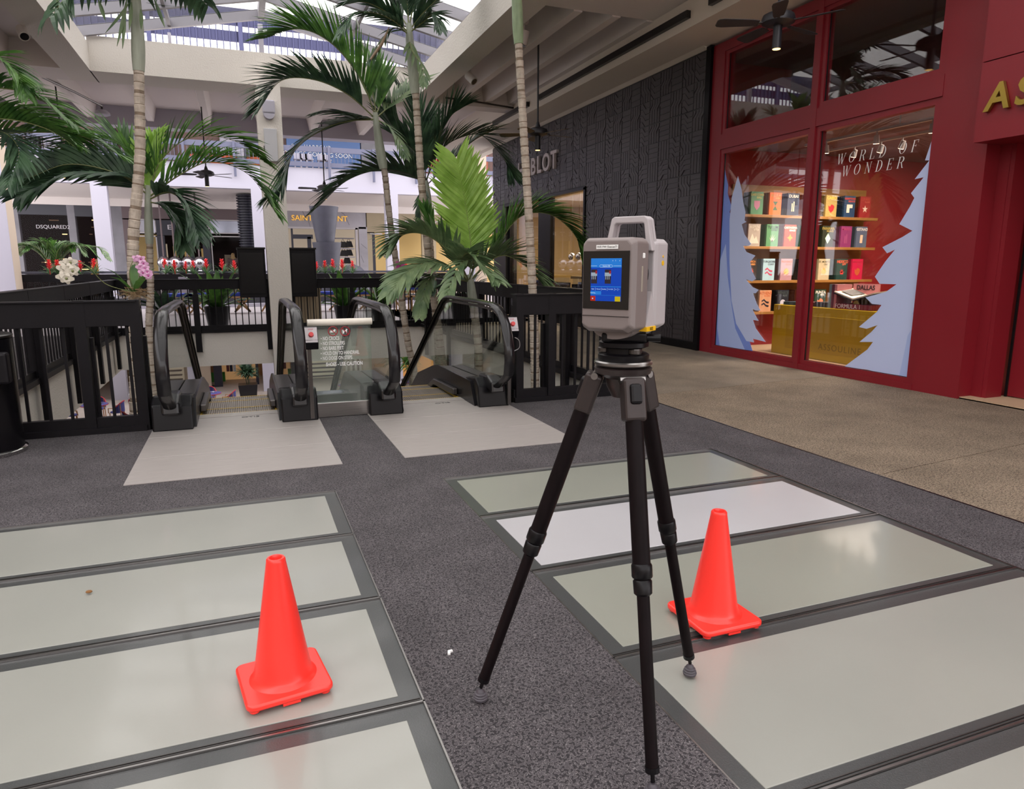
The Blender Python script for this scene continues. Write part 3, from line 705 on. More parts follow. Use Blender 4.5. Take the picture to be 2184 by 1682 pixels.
# ================================================================== TRIPOD AND SCANNER
TX, TY = 1.0, 1.722
M_CARB = mat('carbon_fibre', rgb(18, 11, 13), .5, spec=.12, noise=(60, .25, (1, 1, .2)))
M_MAG = mat('grey_magnesium', rgb(52, 44, 43), .4, .3, noise=(40, .06))
M_CLAMP = mat('black_clamp', rgb(12, 10, 13), .35, spec=.25)
tr = thing('tripod', 'black carbon tripod carrying the scanner', 'tripod', (TX, TY, 0))
ZH = 1.10
for fx, fy, fz in ((.64, 1.955, 0), (1.362, 1.83, 0), (.935, 1.39, 0)):
    foot = V((fx, fy, .045)); d = V((fx-TX, fy-TY, 0)).normalized(); top = V((TX, TY, ZH))+d*.075
    ax = (foot-top).normalized(); L = (foot-top).length; sd = ax.cross(V((0, 0, 1))).normalized()
    a = top+ax*.02; b = top+ax*(L*.50); c = top+ax*(L*.97)
    leg = MB().tube([top+ax*.10, b], .0245, 20).build('leg', M_CARB, tr, smooth=True)
    MB().tube([b, c], .0175, 18).build('lower_section', M_CARB, leg, smooth=True)
    MB().tube([b-ax*.035, b-ax*.03, b+ax*.0, b+ax*.004], [.026, .0285, .0285, .026], 20).build('twist_lock', M_CLAMP, leg, smooth=True)
    MB().tube([b+ax*.008, b+ax*.012, b+ax*.045, b+ax*.05], [.023, .026, .025, .020], 20).build('twist_lock', M_CLAMP, leg, smooth=True)
    MB().tube([c-ax*.012, c+ax*.003], .0195, 16).build('end_collar', M_CLAMP, leg)
    MB().tube([c, c+ax*.03], .006, 8).build('foot_stem', M_CLAMP, leg)
    MB().lathe((fx, fy, 0), [(.014, .001), (.022, .006), (.024, .014), (.021, .017), (.022, .021), (.018, .024), (.019, .029), (.014, .032), (.013, .038), (.006, .044)], 18).build('rubber_foot', mat('grey_rubber', rgb(74, 70, 76), .55), leg, smooth=True)
    MB().obox(top+ax*.065, ax, sd, ax.cross(sd), .06, .031, .026).build('hinge_socket', M_MAG, leg, bevel=.010, seg=3)
    MB().tube([top-sd*.036+ax*.01, top+sd*.036+ax*.01], .010, 14).build('hinge_bolt', M_STEEL, leg)
    MB().obox(top+ax*.045+d*.024, ax, sd, ax.cross(sd), .028, .017, .012).build('angle_stop', M_CLAMP, leg, bevel=.008, seg=2)
hd = MB().lathe((TX, TY, 0), [(.03, 1.03), (.045, 1.06), (.05, 1.085), (.078, 1.10), (.082, 1.115), (.06, 1.122)], 32).build('hub', M_MAG, tr, smooth=True)
MB().lathe((TX, TY, 0), [(.078, 1.122), (.082, 1.126), (.082, 1.132), (.078, 1.136)], 40).build('steel_ring', M_STEEL, tr, smooth=True)
MB().lathe((TX, TY, 0), [(.07, 1.136), (.072, 1.14), (.072, 1.153), (.066, 1.157)], 36).build('levelling_plate', M_CLAMP, tr, smooth=True)
tb = MB()
tb.lathe((TX, TY, 0), [(.052, 1.157), (.052, 1.172)], 24)
tb.build('levelling_neck', M_CLAMP, tr, smooth=True)
for k in range(3):
    A = 2*PI*k/3+.6; MB().lathe((TX+.055*math.cos(A), TY+.055*math.sin(A), 0), [(.016, 1.157), (.018, 1.16), (.018, 1.17), (.016, 1.173)], 14).build('levelling_screw', M_DSTEEL, tr)
MB().lathe((TX, TY, 0), [(.064, 1.173), (.07, 1.176), (.07, 1.188), (.062, 1.192)], 30).build('upper_plate', M_CLAMP, tr, smooth=True)
MB().obox((TX, TY, 1.204), (.87, -.49, 0), (.49, .87, 0), (0, 0, 1), .062, .055, .013).build('adapter', M_CLAMP, tr, bevel=.006)
MB().cyl((TX+.05, TY-.035, 1.2), (TX+.085, TY-.055, 1.2), .011).build('clamp_knob', M_CLAMP, tr)
# scanner
M_SCN = mat('scanner_shaded_grey', rgb(122, 112, 110), .42, spec=.4); M_SCL = mat('scanner_light_grey', rgb(174, 168, 170), .42, spec=.4)  # front housing's shading is put into its darker grey
sc = thing('laser_scanner', 'grey laser scanner with lit touch screen and carrying handle on the tripod', 'laser scanner', (TX, TY, 1.217))
U = V((.557, -.829, 0)).normalized(); N_ = V((-.829, -.557, 0)).normalized(); Dp = -N_; UP = V((0, 0, 1))
SC = V((TX, TY, 0))-U*.001
def S(u, v, z): return SC+U*u+Dp*v+UP*z
ZB, ZT = 1.222, 1.472
def sprism(poly, v0, v1, name, m, par=sc, **k):
    """poly in (u,z), extruded in depth v0..v1"""
    n = len(poly); vs = [S(q[0], v0, q[1]) for q in poly]+[S(q[0], v1, q[1]) for q in poly]
    return MB().add(vs, [tuple(range(n))[::-1], tuple(range(n, 2*n))]+[(i, (i+1) % n, n+(i+1) % n, n+i) for i in range(n)]).build(name, m, par, **k)
hw = .079
def hull(v0, v1, ch0, ch1, name, m):
    """housing block: chamfered towards v0 by ch0, towards v1 by ch1"""
    prof = [(v0, 1-ch0), (v0+.02, 1), (v1-.015, 1), (v1, 1-ch1)]; vs = []; fs = []
    for v, s in prof:
        e = hw*s; zt = ZT-(1-s)*.06; zb = ZB+(1-s)*.10
        vs += [S(-e, v, zb+.012), S(-e+.02, v, zb), S(e-.02, v, zb), S(e, v, zb+.012), S(e, v, zt-.012), S(e-.012, v, zt), S(-e+.012, v, zt), S(-e, v, zt-.012)]
    for i in range(3):
        for k in range(8): fs.append((i*8+k, i*8+(k+1) % 8, (i+1)*8+(k+1) % 8, (i+1)*8+k))
    fs += [tuple(range(8))[::-1], tuple(range(24, 32))]
    return MB().add(vs, fs).build(name, m, sc, bevel=.004, seg=2)
fh = hull(-.115, -.018, .10, .04, 'front_housing', M_SCN)
rh = hull(.018, .118, .04, .16, 'rear_housing', M_SCL)
sprism([(-.072, 1.232), (.066, 1.232), (.066, 1.30), (-.072, 1.30)], -.03, .03, 'yoke', M_SCN)
sprism([(-.07, 1.442), (.05, 1.442), (.05, 1.468), (-.07, 1.468)], -.03, .03, 'top_bridge', M_SCN)
# mirror drum in the gap
q = MB(); q.tube([S(0, -.017, 1.375), S(0, .017, 1.375)], .062, 32); q.build('mirror_drum', M_CLAMP, sc, smooth=True)
# light grey blade between the housings at the lower right and its yellow tag
MB().add([S(.080, -.03, 1.232), S(.080, .03, 1.232), S(.0795, .0, 1.33), S(.06, -.03, 1.232), S(.06, .03, 1.232), S(.06, .0, 1.33)], [(0, 1, 2), (5, 4, 3), (0, 3, 4, 1), (1, 4, 5, 2), (2, 5, 3, 0)]).build('side_blade', M_SCL, sc)
sprism([(.06, 1.222), (.083, 1.222), (.083, 1.234), (.06, 1.238)], -.03, .03, 'yellow_tag', mat('yellow_plastic', rgb(232, 180, 20), .4))
text('X12', sc, S(.0838, 0, 1.228), .012, M_CHARD, Dp, UP, .0003, name='tag_text')
# rounded underside
ub = [(-.055, 1.224)]+[(-.055+.055*(1-math.cos(a*PI/16)), 1.224-.024*math.sin(a*PI/16)) for a in range(1, 16)]+[(.055, 1.224)]
ub = [( -.06*math.cos(a*PI/16), 1.226-.026*math.sin(a*PI/16)) for a in range(17)]
sprism(ub, -.07, .07, 'underside', M_SCN)
# handle
HB, HT = 1.466, 1.532
for v in (-.012, .012):
    hp = [S(-.058, v, HB), S(-.048, v, HT-.014), S(-.040, v, HT-.004), S(-.03, v, HT), S(.05, v, HT), S(.06, v, HT-.004), S(.066, v, HT-.014), S(.078, v, HB-.03)]
hpo = [(-.064, HB-.01), (-.048, HT-.006), (-.04, HT), (.052, HT), (.062, HT-.008), (.078, HB-.028), (.060, HB-.028), (.050, HT-.020), (.045, HT-.018), (-.033, HT-.018), (-.038, HT-.022), (-.047, HB-.01)]
sprism(hpo, .000, .022, 'handle', M_SCL, bevel=.003, seg=2); sprism(hpo, .026, .040, 'handle', M_SCL, bevel=.003, seg=2)
# screen
M_BEZ = mat('screen_bezel', rgb(12, 11, 14), .12); FV = -.1163
def face(u0, u1, z0, z1, name, m, lift, par=sc, th=.0012):
    return MB().obox(S((u0+u1)/2, FV-lift, (z0+z1)/2), U, Dp, UP, (u1-u0)/2, th/2, (z1-z0)/2).build(name, m, par)
face(-.068, .068, 1.285, 1.437, 'display_bezel', M_BEZ, .0008)
face(-.070, .070, 1.2655, 1.267, 'seam', M_CHARD, .0003)
def em(n, c, s=1.1): return mat(n, (0, 0, 0, 1), .3, spec=.1, emit=s, emcol=c)
E1 = em('screen_blue', rgb(22, 66, 172), .5); E2 = em('screen_light_blue', rgb(40, 120, 205), .5); E3 = em('screen_white', rgb(190, 215, 240), .5); E4 = em('screen_red', rgb(205, 50, 36), .35); E5 = em('screen_yellow', rgb(225, 200, 30), .35)
E6 = em('screen_photo_dark', rgb(70, 60, 70), .25); E7 = em('screen_photo_light', rgb(190, 205, 220), .3)
s0, s1, z0_, z1_ = -.044, .046, 1.306, 1.418
scn = face(s0, s1, z0_, z1_, 'display', E1, .0018)
face(s0, s1, 1.3940, z1_, 'display_header', E2, .0024, scn, .0006)
face(s0, s1, 1.3430, 1.3450, 'display_rule', E2, .0024, scn, .0006); face(s0, s0+.032, 1.3230, 1.3320, 'progress_bar', E2, .0024, scn, .0006)
face(s0, s1, 1.3210, 1.3217, 'display_rule', E2, .0024, scn, .0006); face(s0, s0+.018, 1.3980, 1.3988, 'display_rule', E3, .003, scn, .0005); face(s1-.022, s1, 1.3980, 1.3988, 'display_rule', E3, .003, scn, .0005)
face(s0, s0+.015, z0_, 1.3190, 'stop_key', E4, .0024, scn, .0006); face(s1-.017, s1-.001, z0_, 1.3190, 'next_key', E5, .0024, scn, .0006)
face(s0+.0055, s0+.0085, 1.3110, 1.3140, 'key_dot', E3, .0032, scn, .0006)
for u in (s0+.001, s0+.042):
    face(u, u+.018, 1.3520, 1.3890, 'station_photo', E6, .0024, scn, .0006); face(u, u+.018, 1.3720, 1.3810, 'photo_light', E7, .003, scn, .0005); face(u+.013, u+.018, 1.3780, 1.3860, 'photo_red', em('screen_photo_red', rgb(150, 40, 44), .5), .0034, scn, .0005)
    for k in range(3): face(u+.002+.005*k, u+.0035+.005*k, 1.3630, 1.3720, 'photo_light', E7, .003, scn, .0005)
MB().tube([S(u_, FV-.003, z_) for u_, z_ in [(-.018, 1.3980), (-.016, 1.4010), (.018, 1.4010), (.022, 1.3980), (.018, 1.3950), (-.016, 1.3950)]], .0004, 4, closed=True).build('station_pill', E3, scn)
def stext(s, u, z, sz, m=None): text(s, scn, S(u, FV-.0034, z), sz, m or E3, U, UP, .0001, name='screen_text')
stext('Station 08', .002, 1.3980, .0052); stext('Scanning...', s0+.0085, 1.3275, .0042)
for u, s in ((-.037, 'High'), (-.02, 'Manual'), (-.003, 'Quality'), (.016, '12.4 GB'), (.032, 'O'), (.041, '=')): stext(s, u, 1.3375, .0042)
for u in (-.03, -.0115, .006, .027, .037): face(u, u+.0004, 1.3340, 1.3410, 'divider', E3, .003, scn, .0004)
for u, s in ((.021, 'v'), (.029, 'I'), (.041, 'v')): stext(s, u, 1.412, .006)
lb = face(-.030, .034, 1.442, 1.453, 'paper_label', M_WHT, .0008)
text('WiFi PW: DuncanT!', lb, S(.002, FV-.0018, 1.4475), .0072, M_CHARD, U, UP, .0001, name='label_text')
# side port, slot and yellow warning marks on the right-hand faces
sprism([(.075, 1.418), (.0815, 1.418), (.0815, 1.432), (.075, 1.432)], -.062, -.050, 'status_button', M_WHT, bevel=.002)
sprism([(.075, 1.33), (.0805, 1.33), (.0805, 1.398), (.075, 1.398)], -.066, -.058, 'light_strip', mat('strip_beige', rgb(150, 142, 128), .4), bevel=.002)
for z, r in ((1.406, .007), (1.424, .0045)):
    MB().tube([S(.0785, .070, z), S(.0805, .070, z)], r, 3 if z > 1.41 else 14).build('warning_mark', MATS['yellow_plastic'], rh)
# ================================================================== RED SHOP CONTENTS
def glyph(word, parent, y, z, size, m, x=6.84, **k): return text(word, parent, (x, y, z), size, m, (0, -1, 0), (0, 0, 1), **k)
sg = thing('gold_shop_letters', 'gold raised shop name letters on the red fascia above the entrance', 'sign', (6.84, 4.4, 2.8))
LW = dict(A=.27, S=.215, O=.29, U=.27, L=.20, I=.12, N=.28, E=.22); y = 5.03
for ch in 'ASSOULINE':
    y -= LW[ch]/2
    glyph(ch, sg, y, 2.965, .34, M_GOLD, x=6.824, ext=.018, name='letter', shear=.12, bold=.008); y -= LW[ch]/2
ww = thing('window_lettering', 'white slanted lettering WORLD OF WONDER on the right shop window', 'lettering', (WX+.05, 6.6, 2.5))
def arc_(cx, cy, rx, ry, a0, a1, wt, n=14):
    """curved stroke, thick where it runs upright"""
    out = []
    for i in range(n):
        A, B = [math.radians(a0+(a1-a0)*k/n) for k in (i, i+1)]; wa, wb = [.02+wt*abs(math.cos(q))**1.6 for q in (A, B)]
        P = lambda q, w, s: (cx+(rx+s*w/2)*math.cos(q), cy+(ry+s*w/2)*math.sin(q))
        out.append([P(A, wa, -1), P(A, wa, 1), P(B, wb, 1), P(B, wb, -1)])
    return out
def st_(x0, y0, x1, y1, w): return [[(x0-w/2, y0), (x0+w/2, y0), (x1+w/2, y1), (x1-w/2, y1)]]
def sf_(x, y, w=.2): return [[(x-w/2, y-.012), (x+w/2, y-.012), (x+w/2, y+.012), (x-w/2, y+.012)]]
K = .095; TN = .026
LET = {'W': (1.05, st_(.12, 1, .36, 0, K)+st_(.36, 0, .54, .8, TN)+st_(.50, 1, .74, 0, K)+st_(.74, 0, .96, 1, TN)+sf_(.12, 1)+sf_(.50, 1)+sf_(.94, 1)),
       'O': (.82, arc_(.4, .5, .31, .49, 0, 360, K, 26)), 'L': (.66, st_(.2, 0, .2, 1, K)+sf_(.2, 1, .24)+sf_(.36, 0, .56)+st_(.62, 0, .62, .24, TN)),
       'D': (.8, st_(.2, 0, .2, 1, K)+sf_(.25, 1, .4)+sf_(.25, 0, .4)+arc_(.36, .5, .33, .49, -90, 90, K)),
       'R': (.78, st_(.2, 0, .2, 1, K)+sf_(.25, 1, .4)+sf_(.2, 0, .24)+sf_(.32, .5, .3)+arc_(.42, .75, .22, .25, -90, 90, K)+st_(.46, .5, .68, 0, K*.9)+sf_(.72, 0, .14)),
       'F': (.64, st_(.2, 0, .2, 1, K)+sf_(.36, 1, .56)+st_(.62, .78, .62, 1, TN)+sf_(.2, 0, .26)+sf_(.34, .52, .26)+st_(.47, .42, .47, .62, TN)),
       'E': (.68, st_(.2, 0, .2, 1, K)+sf_(.36, 1, .56)+st_(.62, .78, .62, 1, TN)+sf_(.36, 0, .56)+st_(.64, 0, .64, .24, TN)+sf_(.34, .52, .26)+st_(.47, .42, .47, .62, TN)),
       'N': (.86, st_(.2, 0, .2, 1, TN)+st_(.2, 1, .68, 0, K)+st_(.68, 0, .68, 1, TN)+sf_(.2, 0)+sf_(.18, 1)+sf_(.68, 1)), ' ': (.5, [])}
def serif(word, parent, yc, zc, h=.122, gap=.46, slant=.2):
    tot = sum(LET[c][0]+gap for c in word)-gap; x = -tot/2
    for c in word:
        wd, polys = LET[c]
        if polys:
            b = MB()
            for pg in polys: b.prism([(yc-(x+px+slant*(py-.5))*h, zc+(py-.5)*h) for px, py in pg], 'x', WX+.0515, WX+.0525)
            b.build('letter', M_WHT, parent)
        x += wd+gap
for s_, (px, py) in (('WORLD OF', (1866, 326)), ('WONDER', (1859, 356))):
    p = atX(px, py, WX+.052); serif(s_, ww, p.y, p.z)
# tree decals, each a jagged fir silhouette stuck on the glass
M_ICE = mat('decal_ice_blue', rgb(168, 186, 232), .6); M_ICEL = mat('decal_pale_blue', rgb(188, 200, 236), .6); M_BLUE = mat('decal_mid_blue', rgb(116, 140, 214), .6)
def decal(label, pts, m, x, par=None, name='tree_decal'):
    q = [atX(px, py, x) for px, py in pts]; poly = [(min(p.y, 9.33), max(p.z, .115)) for p in q]
    mb = MB().prism(poly, 'x', x-.0006, x+.0006)
    if par is None: return mb.build(name, m, label=label, cat='window decal', group='fir tree decals on the shop windows')
    return mb.build(name, m, par)
XD = WX+.051
R1 = [(2004, 268), (2000, 262), (1996, 300), (1987, 300), (1973, 342), (1982, 342), (1951, 382), (1970, 378), (1943, 412), (1950, 422), (1941, 440), (1918, 478), (1946, 492), (1925, 505), (1882, 527), (1892, 540), (1909, 532), (1888, 558), (1866, 590), (1876, 605), (1912, 606),
      (1890, 622), (1846, 634), (1860, 648), (1880, 650), (1870, 665), (1832, 697), (1848, 701), (1872, 693), (1858, 708), (1833, 729), (1862, 729), (1850, 745), (1800, 782), (1849, 788), (1870, 793), (1897, 799), (1942, 808)]
t1 = decal('large pale blue fir tree decal on the right shop window', R1, M_ICEL, XD)
decal('', [(1975, 520), (1968, 560), (1960, 600), (1955, 650), (1946, 668), (1952, 690), (1936, 715), (1930, 745), (1918, 800), (1942, 806), (1962, 640), (1985, 420)], M_ICE, XD-.002, t1, 'darker_side')  # darker blue part of the fir decal
L2 = [(1574, 375), (1582, 405), (1585, 430), (1590, 452), (1588, 470), (1592, 473), (1582, 478), (1588, 500), (1602, 520), (1597, 524), (1585, 524), (1592, 537), (1611, 545), (1600, 558), (1600, 560), (1604, 578), (1612, 594), (1604, 600), (1590, 595), (1605, 612), (1618, 618), (1612, 625), (1606, 625), (1613, 645),
      (1622, 662), (1612, 662), (1604, 658), (1610, 670), (1618, 684), (1606, 682), (1612, 700), (1633, 729), (1606, 722), (1608, 730), (1592, 727), (1570, 690), (1560, 640), (1556, 560), (1556, 470), (1561, 420)]
t2 = decal('light blue fir tree decal in front, on the left shop window', L2, M_ICEL, XD-.0015)
L3 = [(1543, 350), (1548, 372), (1553, 395), (1552, 412), (1560, 440), (1556, 452), (1562, 465), (1556, 470), (1566, 486), (1574, 512), (1556, 522), (1576, 534), (1584, 543), (1574, 548), (1560, 556), (1580, 573), (1586, 594), (1560, 602), (1584, 612), (1594, 622), (1586, 638), (1572, 640), (1585, 652), (1596, 678), (1572, 672), (1590, 700), (1606, 752), (1519, 742), (1523, 650), (1530, 500), (1536, 400)]
t3 = decal('darker blue fir tree decal behind, at the edge of the left shop window', L3, M_BLUE, XD)
decal('', [(1534, 560), (1548, 520), (1552, 590), (1560, 650), (1568, 700), (1590, 748), (1535, 741), (1530, 700), (1532, 640)], M_ICE, XD-.0008, t3, 'light_side')
# book wall on the side wall of the shop (plane Y = 9.6)
BY = 9.62
def shelf_pt(px, py): return atY(px, py, BY)
bs = thing('book_display', 'wooden four-tier book display against the red side wall', 'bookcase', (9.1, BY+.12, .3))
zs = [atY(1700, 460, BY).z-.0, atY(1700, 526, BY).z, atY(1700, 597, BY).z, atY(1700, 662, BY).z]
xa_, xb_ = atY(1592, 460, BY).x, atY(1858, 460, BY).x
for z in zs: MB().box(xa_-.1, xb_+.12, BY-.04, BY+.26, z-.045, z).build('shelf', M_WOOD, bs, bevel=.004)
MB().box(xa_-.1, xb_+.12, BY+.26, BY+.28, zs[-1]-.05, zs[0]+.5).build('back_panel', M_WOOD, bs)
covers = [[('LAKE COMO', 'IDYLL', (86, 150, 104), (200, 190, 90), 'shield', (206, 130, 160)), ('ALULA', 'EVER', (240, 110, 24), (200, 150, 60), 'hourglass', (60, 100, 40)), ('DUBAI', '', (52, 60, 78), (220, 214, 200), 'bars', (206, 196, 160)),
           ('IBIZA', '', (238, 98, 40), (250, 170, 120), 'disc', (220, 200, 180)), ('CAIRO', '', (176, 150, 84), (236, 204, 90), 'gem', (186, 44, 50)), ('HAMPTONS', 'PRIVATE', (38, 66, 98), (200, 60, 50), 'square', (226, 220, 200)), ('LIPARI', 'GLASS', (150, 34, 40), (170, 60, 50), 'star', (220, 200, 180))],
          [('ASPEN', 'STYLE', (180, 166, 150), (210, 200, 180), 'peaks', (222, 212, 190)), ('TULUM', 'GYPSET', (92, 150, 100), (40, 50, 50), 'agave', (220, 220, 190)), ('CARTAGENA', 'GRACE', (214, 74, 52), (240, 220, 200), 'cross', (240, 150, 40)),
           ('COSTA', 'RICA', (80, 190, 150), (200, 240, 220), 'disc', (190, 60, 50)), ('PANAMA', 'PRIVATE', (42, 48, 34), (150, 130, 60), 'diamond', (180, 220, 190)), ('MARFA', '', (128, 50, 96), (160, 60, 100), 'bars', (150, 70, 110)), ('GSTAAD', '', (86, 96, 116), (220, 214, 206), 'block', (216, 190, 160))],
          [('JAMAICA', 'VIBES', (48, 40, 34), (220, 140, 60), 'sun', (214, 84, 44)), ('TURQUOISE', 'COAST', (168, 202, 212), (70, 80, 90), 'wave', (190, 84, 110)), ('PROVENCE', 'GLORY', (176, 136, 142), (214, 100, 70), 'sun', (236, 160, 50)),
           ('AMAN', '', (44, 44, 48), (180, 176, 170), 'disc', (190, 100, 60)), ('ST. MORITZ', 'CHIC', (190, 174, 138), (90, 84, 60), 'sun', (226, 160, 30)), ('MEXICO', 'CITY', (34, 66, 60), (226, 96, 60), 'hand', (214, 60, 56)), ('MYKONOS', 'MUSE', (196, 30, 70), (170, 40, 60), 'gem', (190, 90, 50))],
          [('BOMBAY', '', (176, 182, 120), (40, 50, 40), 'bars', (200, 200, 160)), ('ATHENS', 'RIVIERA', (206, 150, 110), (190, 100, 60), 'wave', (36, 36, 46)), ('VENICE', 'MUSE', (30, 36, 44), (60, 70, 70), 'disc', (190, 190, 200)),
           ('ALPINE', 'CLAIRE', (130, 66, 44), (200, 150, 110), 'bars', (210, 190, 170)), ('PUNTA', 'MITA', (34, 62, 46), (236, 226, 210), 'gem', (226, 130, 90)), ('DALLAS', '', (180, 110, 110), (90, 50, 50), 'block', (150, 90, 100)), ('PARIS', '', (60, 70, 90), (220, 210, 200), 'star', (200, 160, 100))]]
NC = {'green': (86, 150, 104), 'orange': (240, 105, 34), 'dark navy': (45, 52, 70), 'tan': (180, 150, 100), 'blue': (38, 66, 98), 'dark red': (150, 34, 40), 'pale beige': (186, 172, 145), 'coral red': (214, 74, 52), 'mint': (80, 190, 150), 'black': (40, 38, 34),
      'purple': (128, 50, 96), 'slate blue': (86, 96, 116), 'light blue': (168, 202, 212), 'mauve': (176, 136, 142), 'dark green': (34, 64, 54), 'crimson': (196, 30, 70), 'pale green': (176, 182, 120), 'peach': (206, 150, 110), 'brown': (130, 66, 44)}
def cname(c): return min(NC, key=lambda k: sum((a-b)**2 for a, b in zip(NC[k], c)))
rown = ['top', 'second', 'third', 'lowest']; PXS = [1610, 1649, 1687, 1728, 1768, 1807, 1840]
cn = {}
def cm_(c):
    k = 'cover_%d_%d_%d' % c; return mat(k, rgb(*c), .45)
EM = {'shield': lambda b, x, z: b.prism([(x-.06, z+.07), (x+.06, z+.07), (x+.055, z-.02), (x, z-.08), (x-.055, z-.02)], 'y', -1, 0),
      'hourglass': lambda b, x, z: (b.prism([(x-.05, z+.07), (x+.05, z+.07), (x, z)], 'y', -1, 0), b.prism([(x-.05, z-.07), (x, z), (x+.05, z-.07)], 'y', -1, 0)),
      'bars': lambda b, x, z: (b.prism([(x-.035, z-.08), (x-.012, z-.08), (x-.012, z+.05), (x-.035, z+.05)], 'y', -1, 0), b.prism([(x+.0, z-.08), (x+.025, z-.08), (x+.025, z+.08), (x, z+.08)], 'y', -1, 0)),
      'disc': lambda b, x, z: b.prism([(x+.055*math.cos(a*PI/8), z+.055*math.sin(a*PI/8)) for a in range(16)], 'y', -1, 0),
      'gem': lambda b, x, z: b.prism([(x-.065, z+.04), (x-.03, z+.02), (x, z+.06), (x+.04, z+.05), (x+.07, z+.02), (x+.05, z-.04), (x, z-.08), (x-.05, z-.04)], 'y', -1, 0),
      'square': lambda b, x, z: b.prism([(x-.065, z+.07), (x+.065, z+.07), (x+.065, z+.01), (x, z+.01), (x, z-.07), (x-.065, z-.07)], 'y', -1, 0),
      'star': lambda b, x, z: b.prism([(x+(.065 if k % 2 == 0 else .026)*math.sin(k*PI/5), z+(.065 if k % 2 == 0 else .026)*math.cos(k*PI/5)) for k in range(10)], 'y', -1, 0),
      'peaks': lambda b, x, z: b.prism([(x-.1, z-.1), (x-.04, z+.06), (x+.01, z-.03), (x+.04, z+.02), (x+.1, z-.1)], 'y', -1, 0),
      'agave': lambda b, x, z: [b.prism([(x-.01, z-.07), (x+.09*math.sin(A), z-.07+.13*math.cos(A)), (x+.012, z-.07)], 'y', -1, 0) for A in (-.9, -.45, .05, .5, .95)],
      'cross': lambda b, x, z: b.prism([(x+(.065 if k % 2 == 0 else .03)*math.sin(k*PI/4), z+(.065 if k % 2 == 0 else .03)*math.cos(k*PI/4)) for k in range(8)], 'y', -1, 0),
      'diamond': lambda b, x, z: b.prism([(x, z+.09), (x+.06, z), (x, z-.09), (x-.06, z)], 'y', -1, 0),
      'block': lambda b, x, z: b.prism([(x-.03, z+.07), (x+.03, z+.07), (x+.025, z-.07), (x-.035, z-.07)], 'y', -1, 0),
      'sun': lambda b, x, z: b.prism([(x+(.07 if k % 2 == 0 else .04)*math.sin(k*PI/12), z+(.07 if k % 2 == 0 else .04)*math.cos(k*PI/12)) for k in range(24)], 'y', -1, 0),
      'wave': lambda b, x, z: [b.prism([(x-.08, z+d), (x-.03, z+.03+d), (x+.02, z-.01+d), (x+.08, z-.02+d), (x+.07, z-.05+d), (x+.02, z-.04+d), (x-.03, z+.0+d), (x-.07, z-.02+d)], 'y', -1, 0) for d in (.04, -.02)],
      'hand': lambda b, x, z: [b.prism([(x-.01, z-.03), (x+.07*math.sin(A), z-.03+.08*math.cos(A)), (x+.012, z-.02)], 'y', -1, 0) for A in (-1.2, -.5, 0, .5, 1.2)]+[b.prism([(x-.035, z-.05), (x+.035, z-.05), (x+.03, z), (x-.03, z)], 'y', -1, 0)]}
bw, bh, bt = .245, .36, .035
prots = {}
for r, row in enumerate(covers):
    for c, (t_, t2_, bgc, tc_, em_, ec_) in enumerate(row):
        x = atY(PXS[c]-[0, 2, 5, 8][r]*1.0, 460, BY).x; z = zs[r]; y0 = BY-.035
        if r == 3 and c == 5: continue
        pos = ['leftmost', 'second from the left', 'third from the left', 'fourth from the left', 'fifth from the left', 'sixth from the left', 'rightmost'][c]
        b = thing('book', '%s book facing out, %s on the %s shelf' % (cname(bgc), pos, rown[r]), 'book', (x, y0, z), 'books facing out on the display shelves')
        MB().box(x-bw/2, x+bw/2, y0, y0+bt, z, z+bh).build('cover', cm_(bgc), b)
        e = MB(); EM[em_](e, x, z+.145)
        e.v = [(v[0], y0-.0015 if v[1] < -.5 else y0-.0002, v[2]) for v in e.v]
        e.build('emblem', cm_(ec_), b)
        text(t_, b, (x+.0, y0-.001, z+bh-.05), .068 if len(t_) < 7 else .046, cm_(tc_), ext=.0006, name='title', bold=.0015)
        if t2_: text(t2_, b, (x+.04, y0-.001, z+bh-.095), .04, cm_(tuple(min(255, q+20) for q in tc_)), ext=.0006, name='title', bold=.001)
        # copies of the same book stacked behind, their spines showing at the left
        k_ = MB().box(x-bw/2-.006, x+bw/2-.006, y0+bt+.004, y0+2*bt+.002, z, z+bh-.003)
        o = k_.build('book', cm_(tuple(int(q*.62) for q in bgc)), label='spare copies behind the face-out book, %s on the %s shelf' % (pos, rown[r]), cat='book', group='spare copies behind the %s book of the %s shelf' % (pos, rown[r]))  # cover colour darkened to stand in for shade between the copies
        for n in (1, 2, 3): q = copy_tree(o, loc=V(o.location)+V((-.003*n, (bt+.001)*n, 0)))
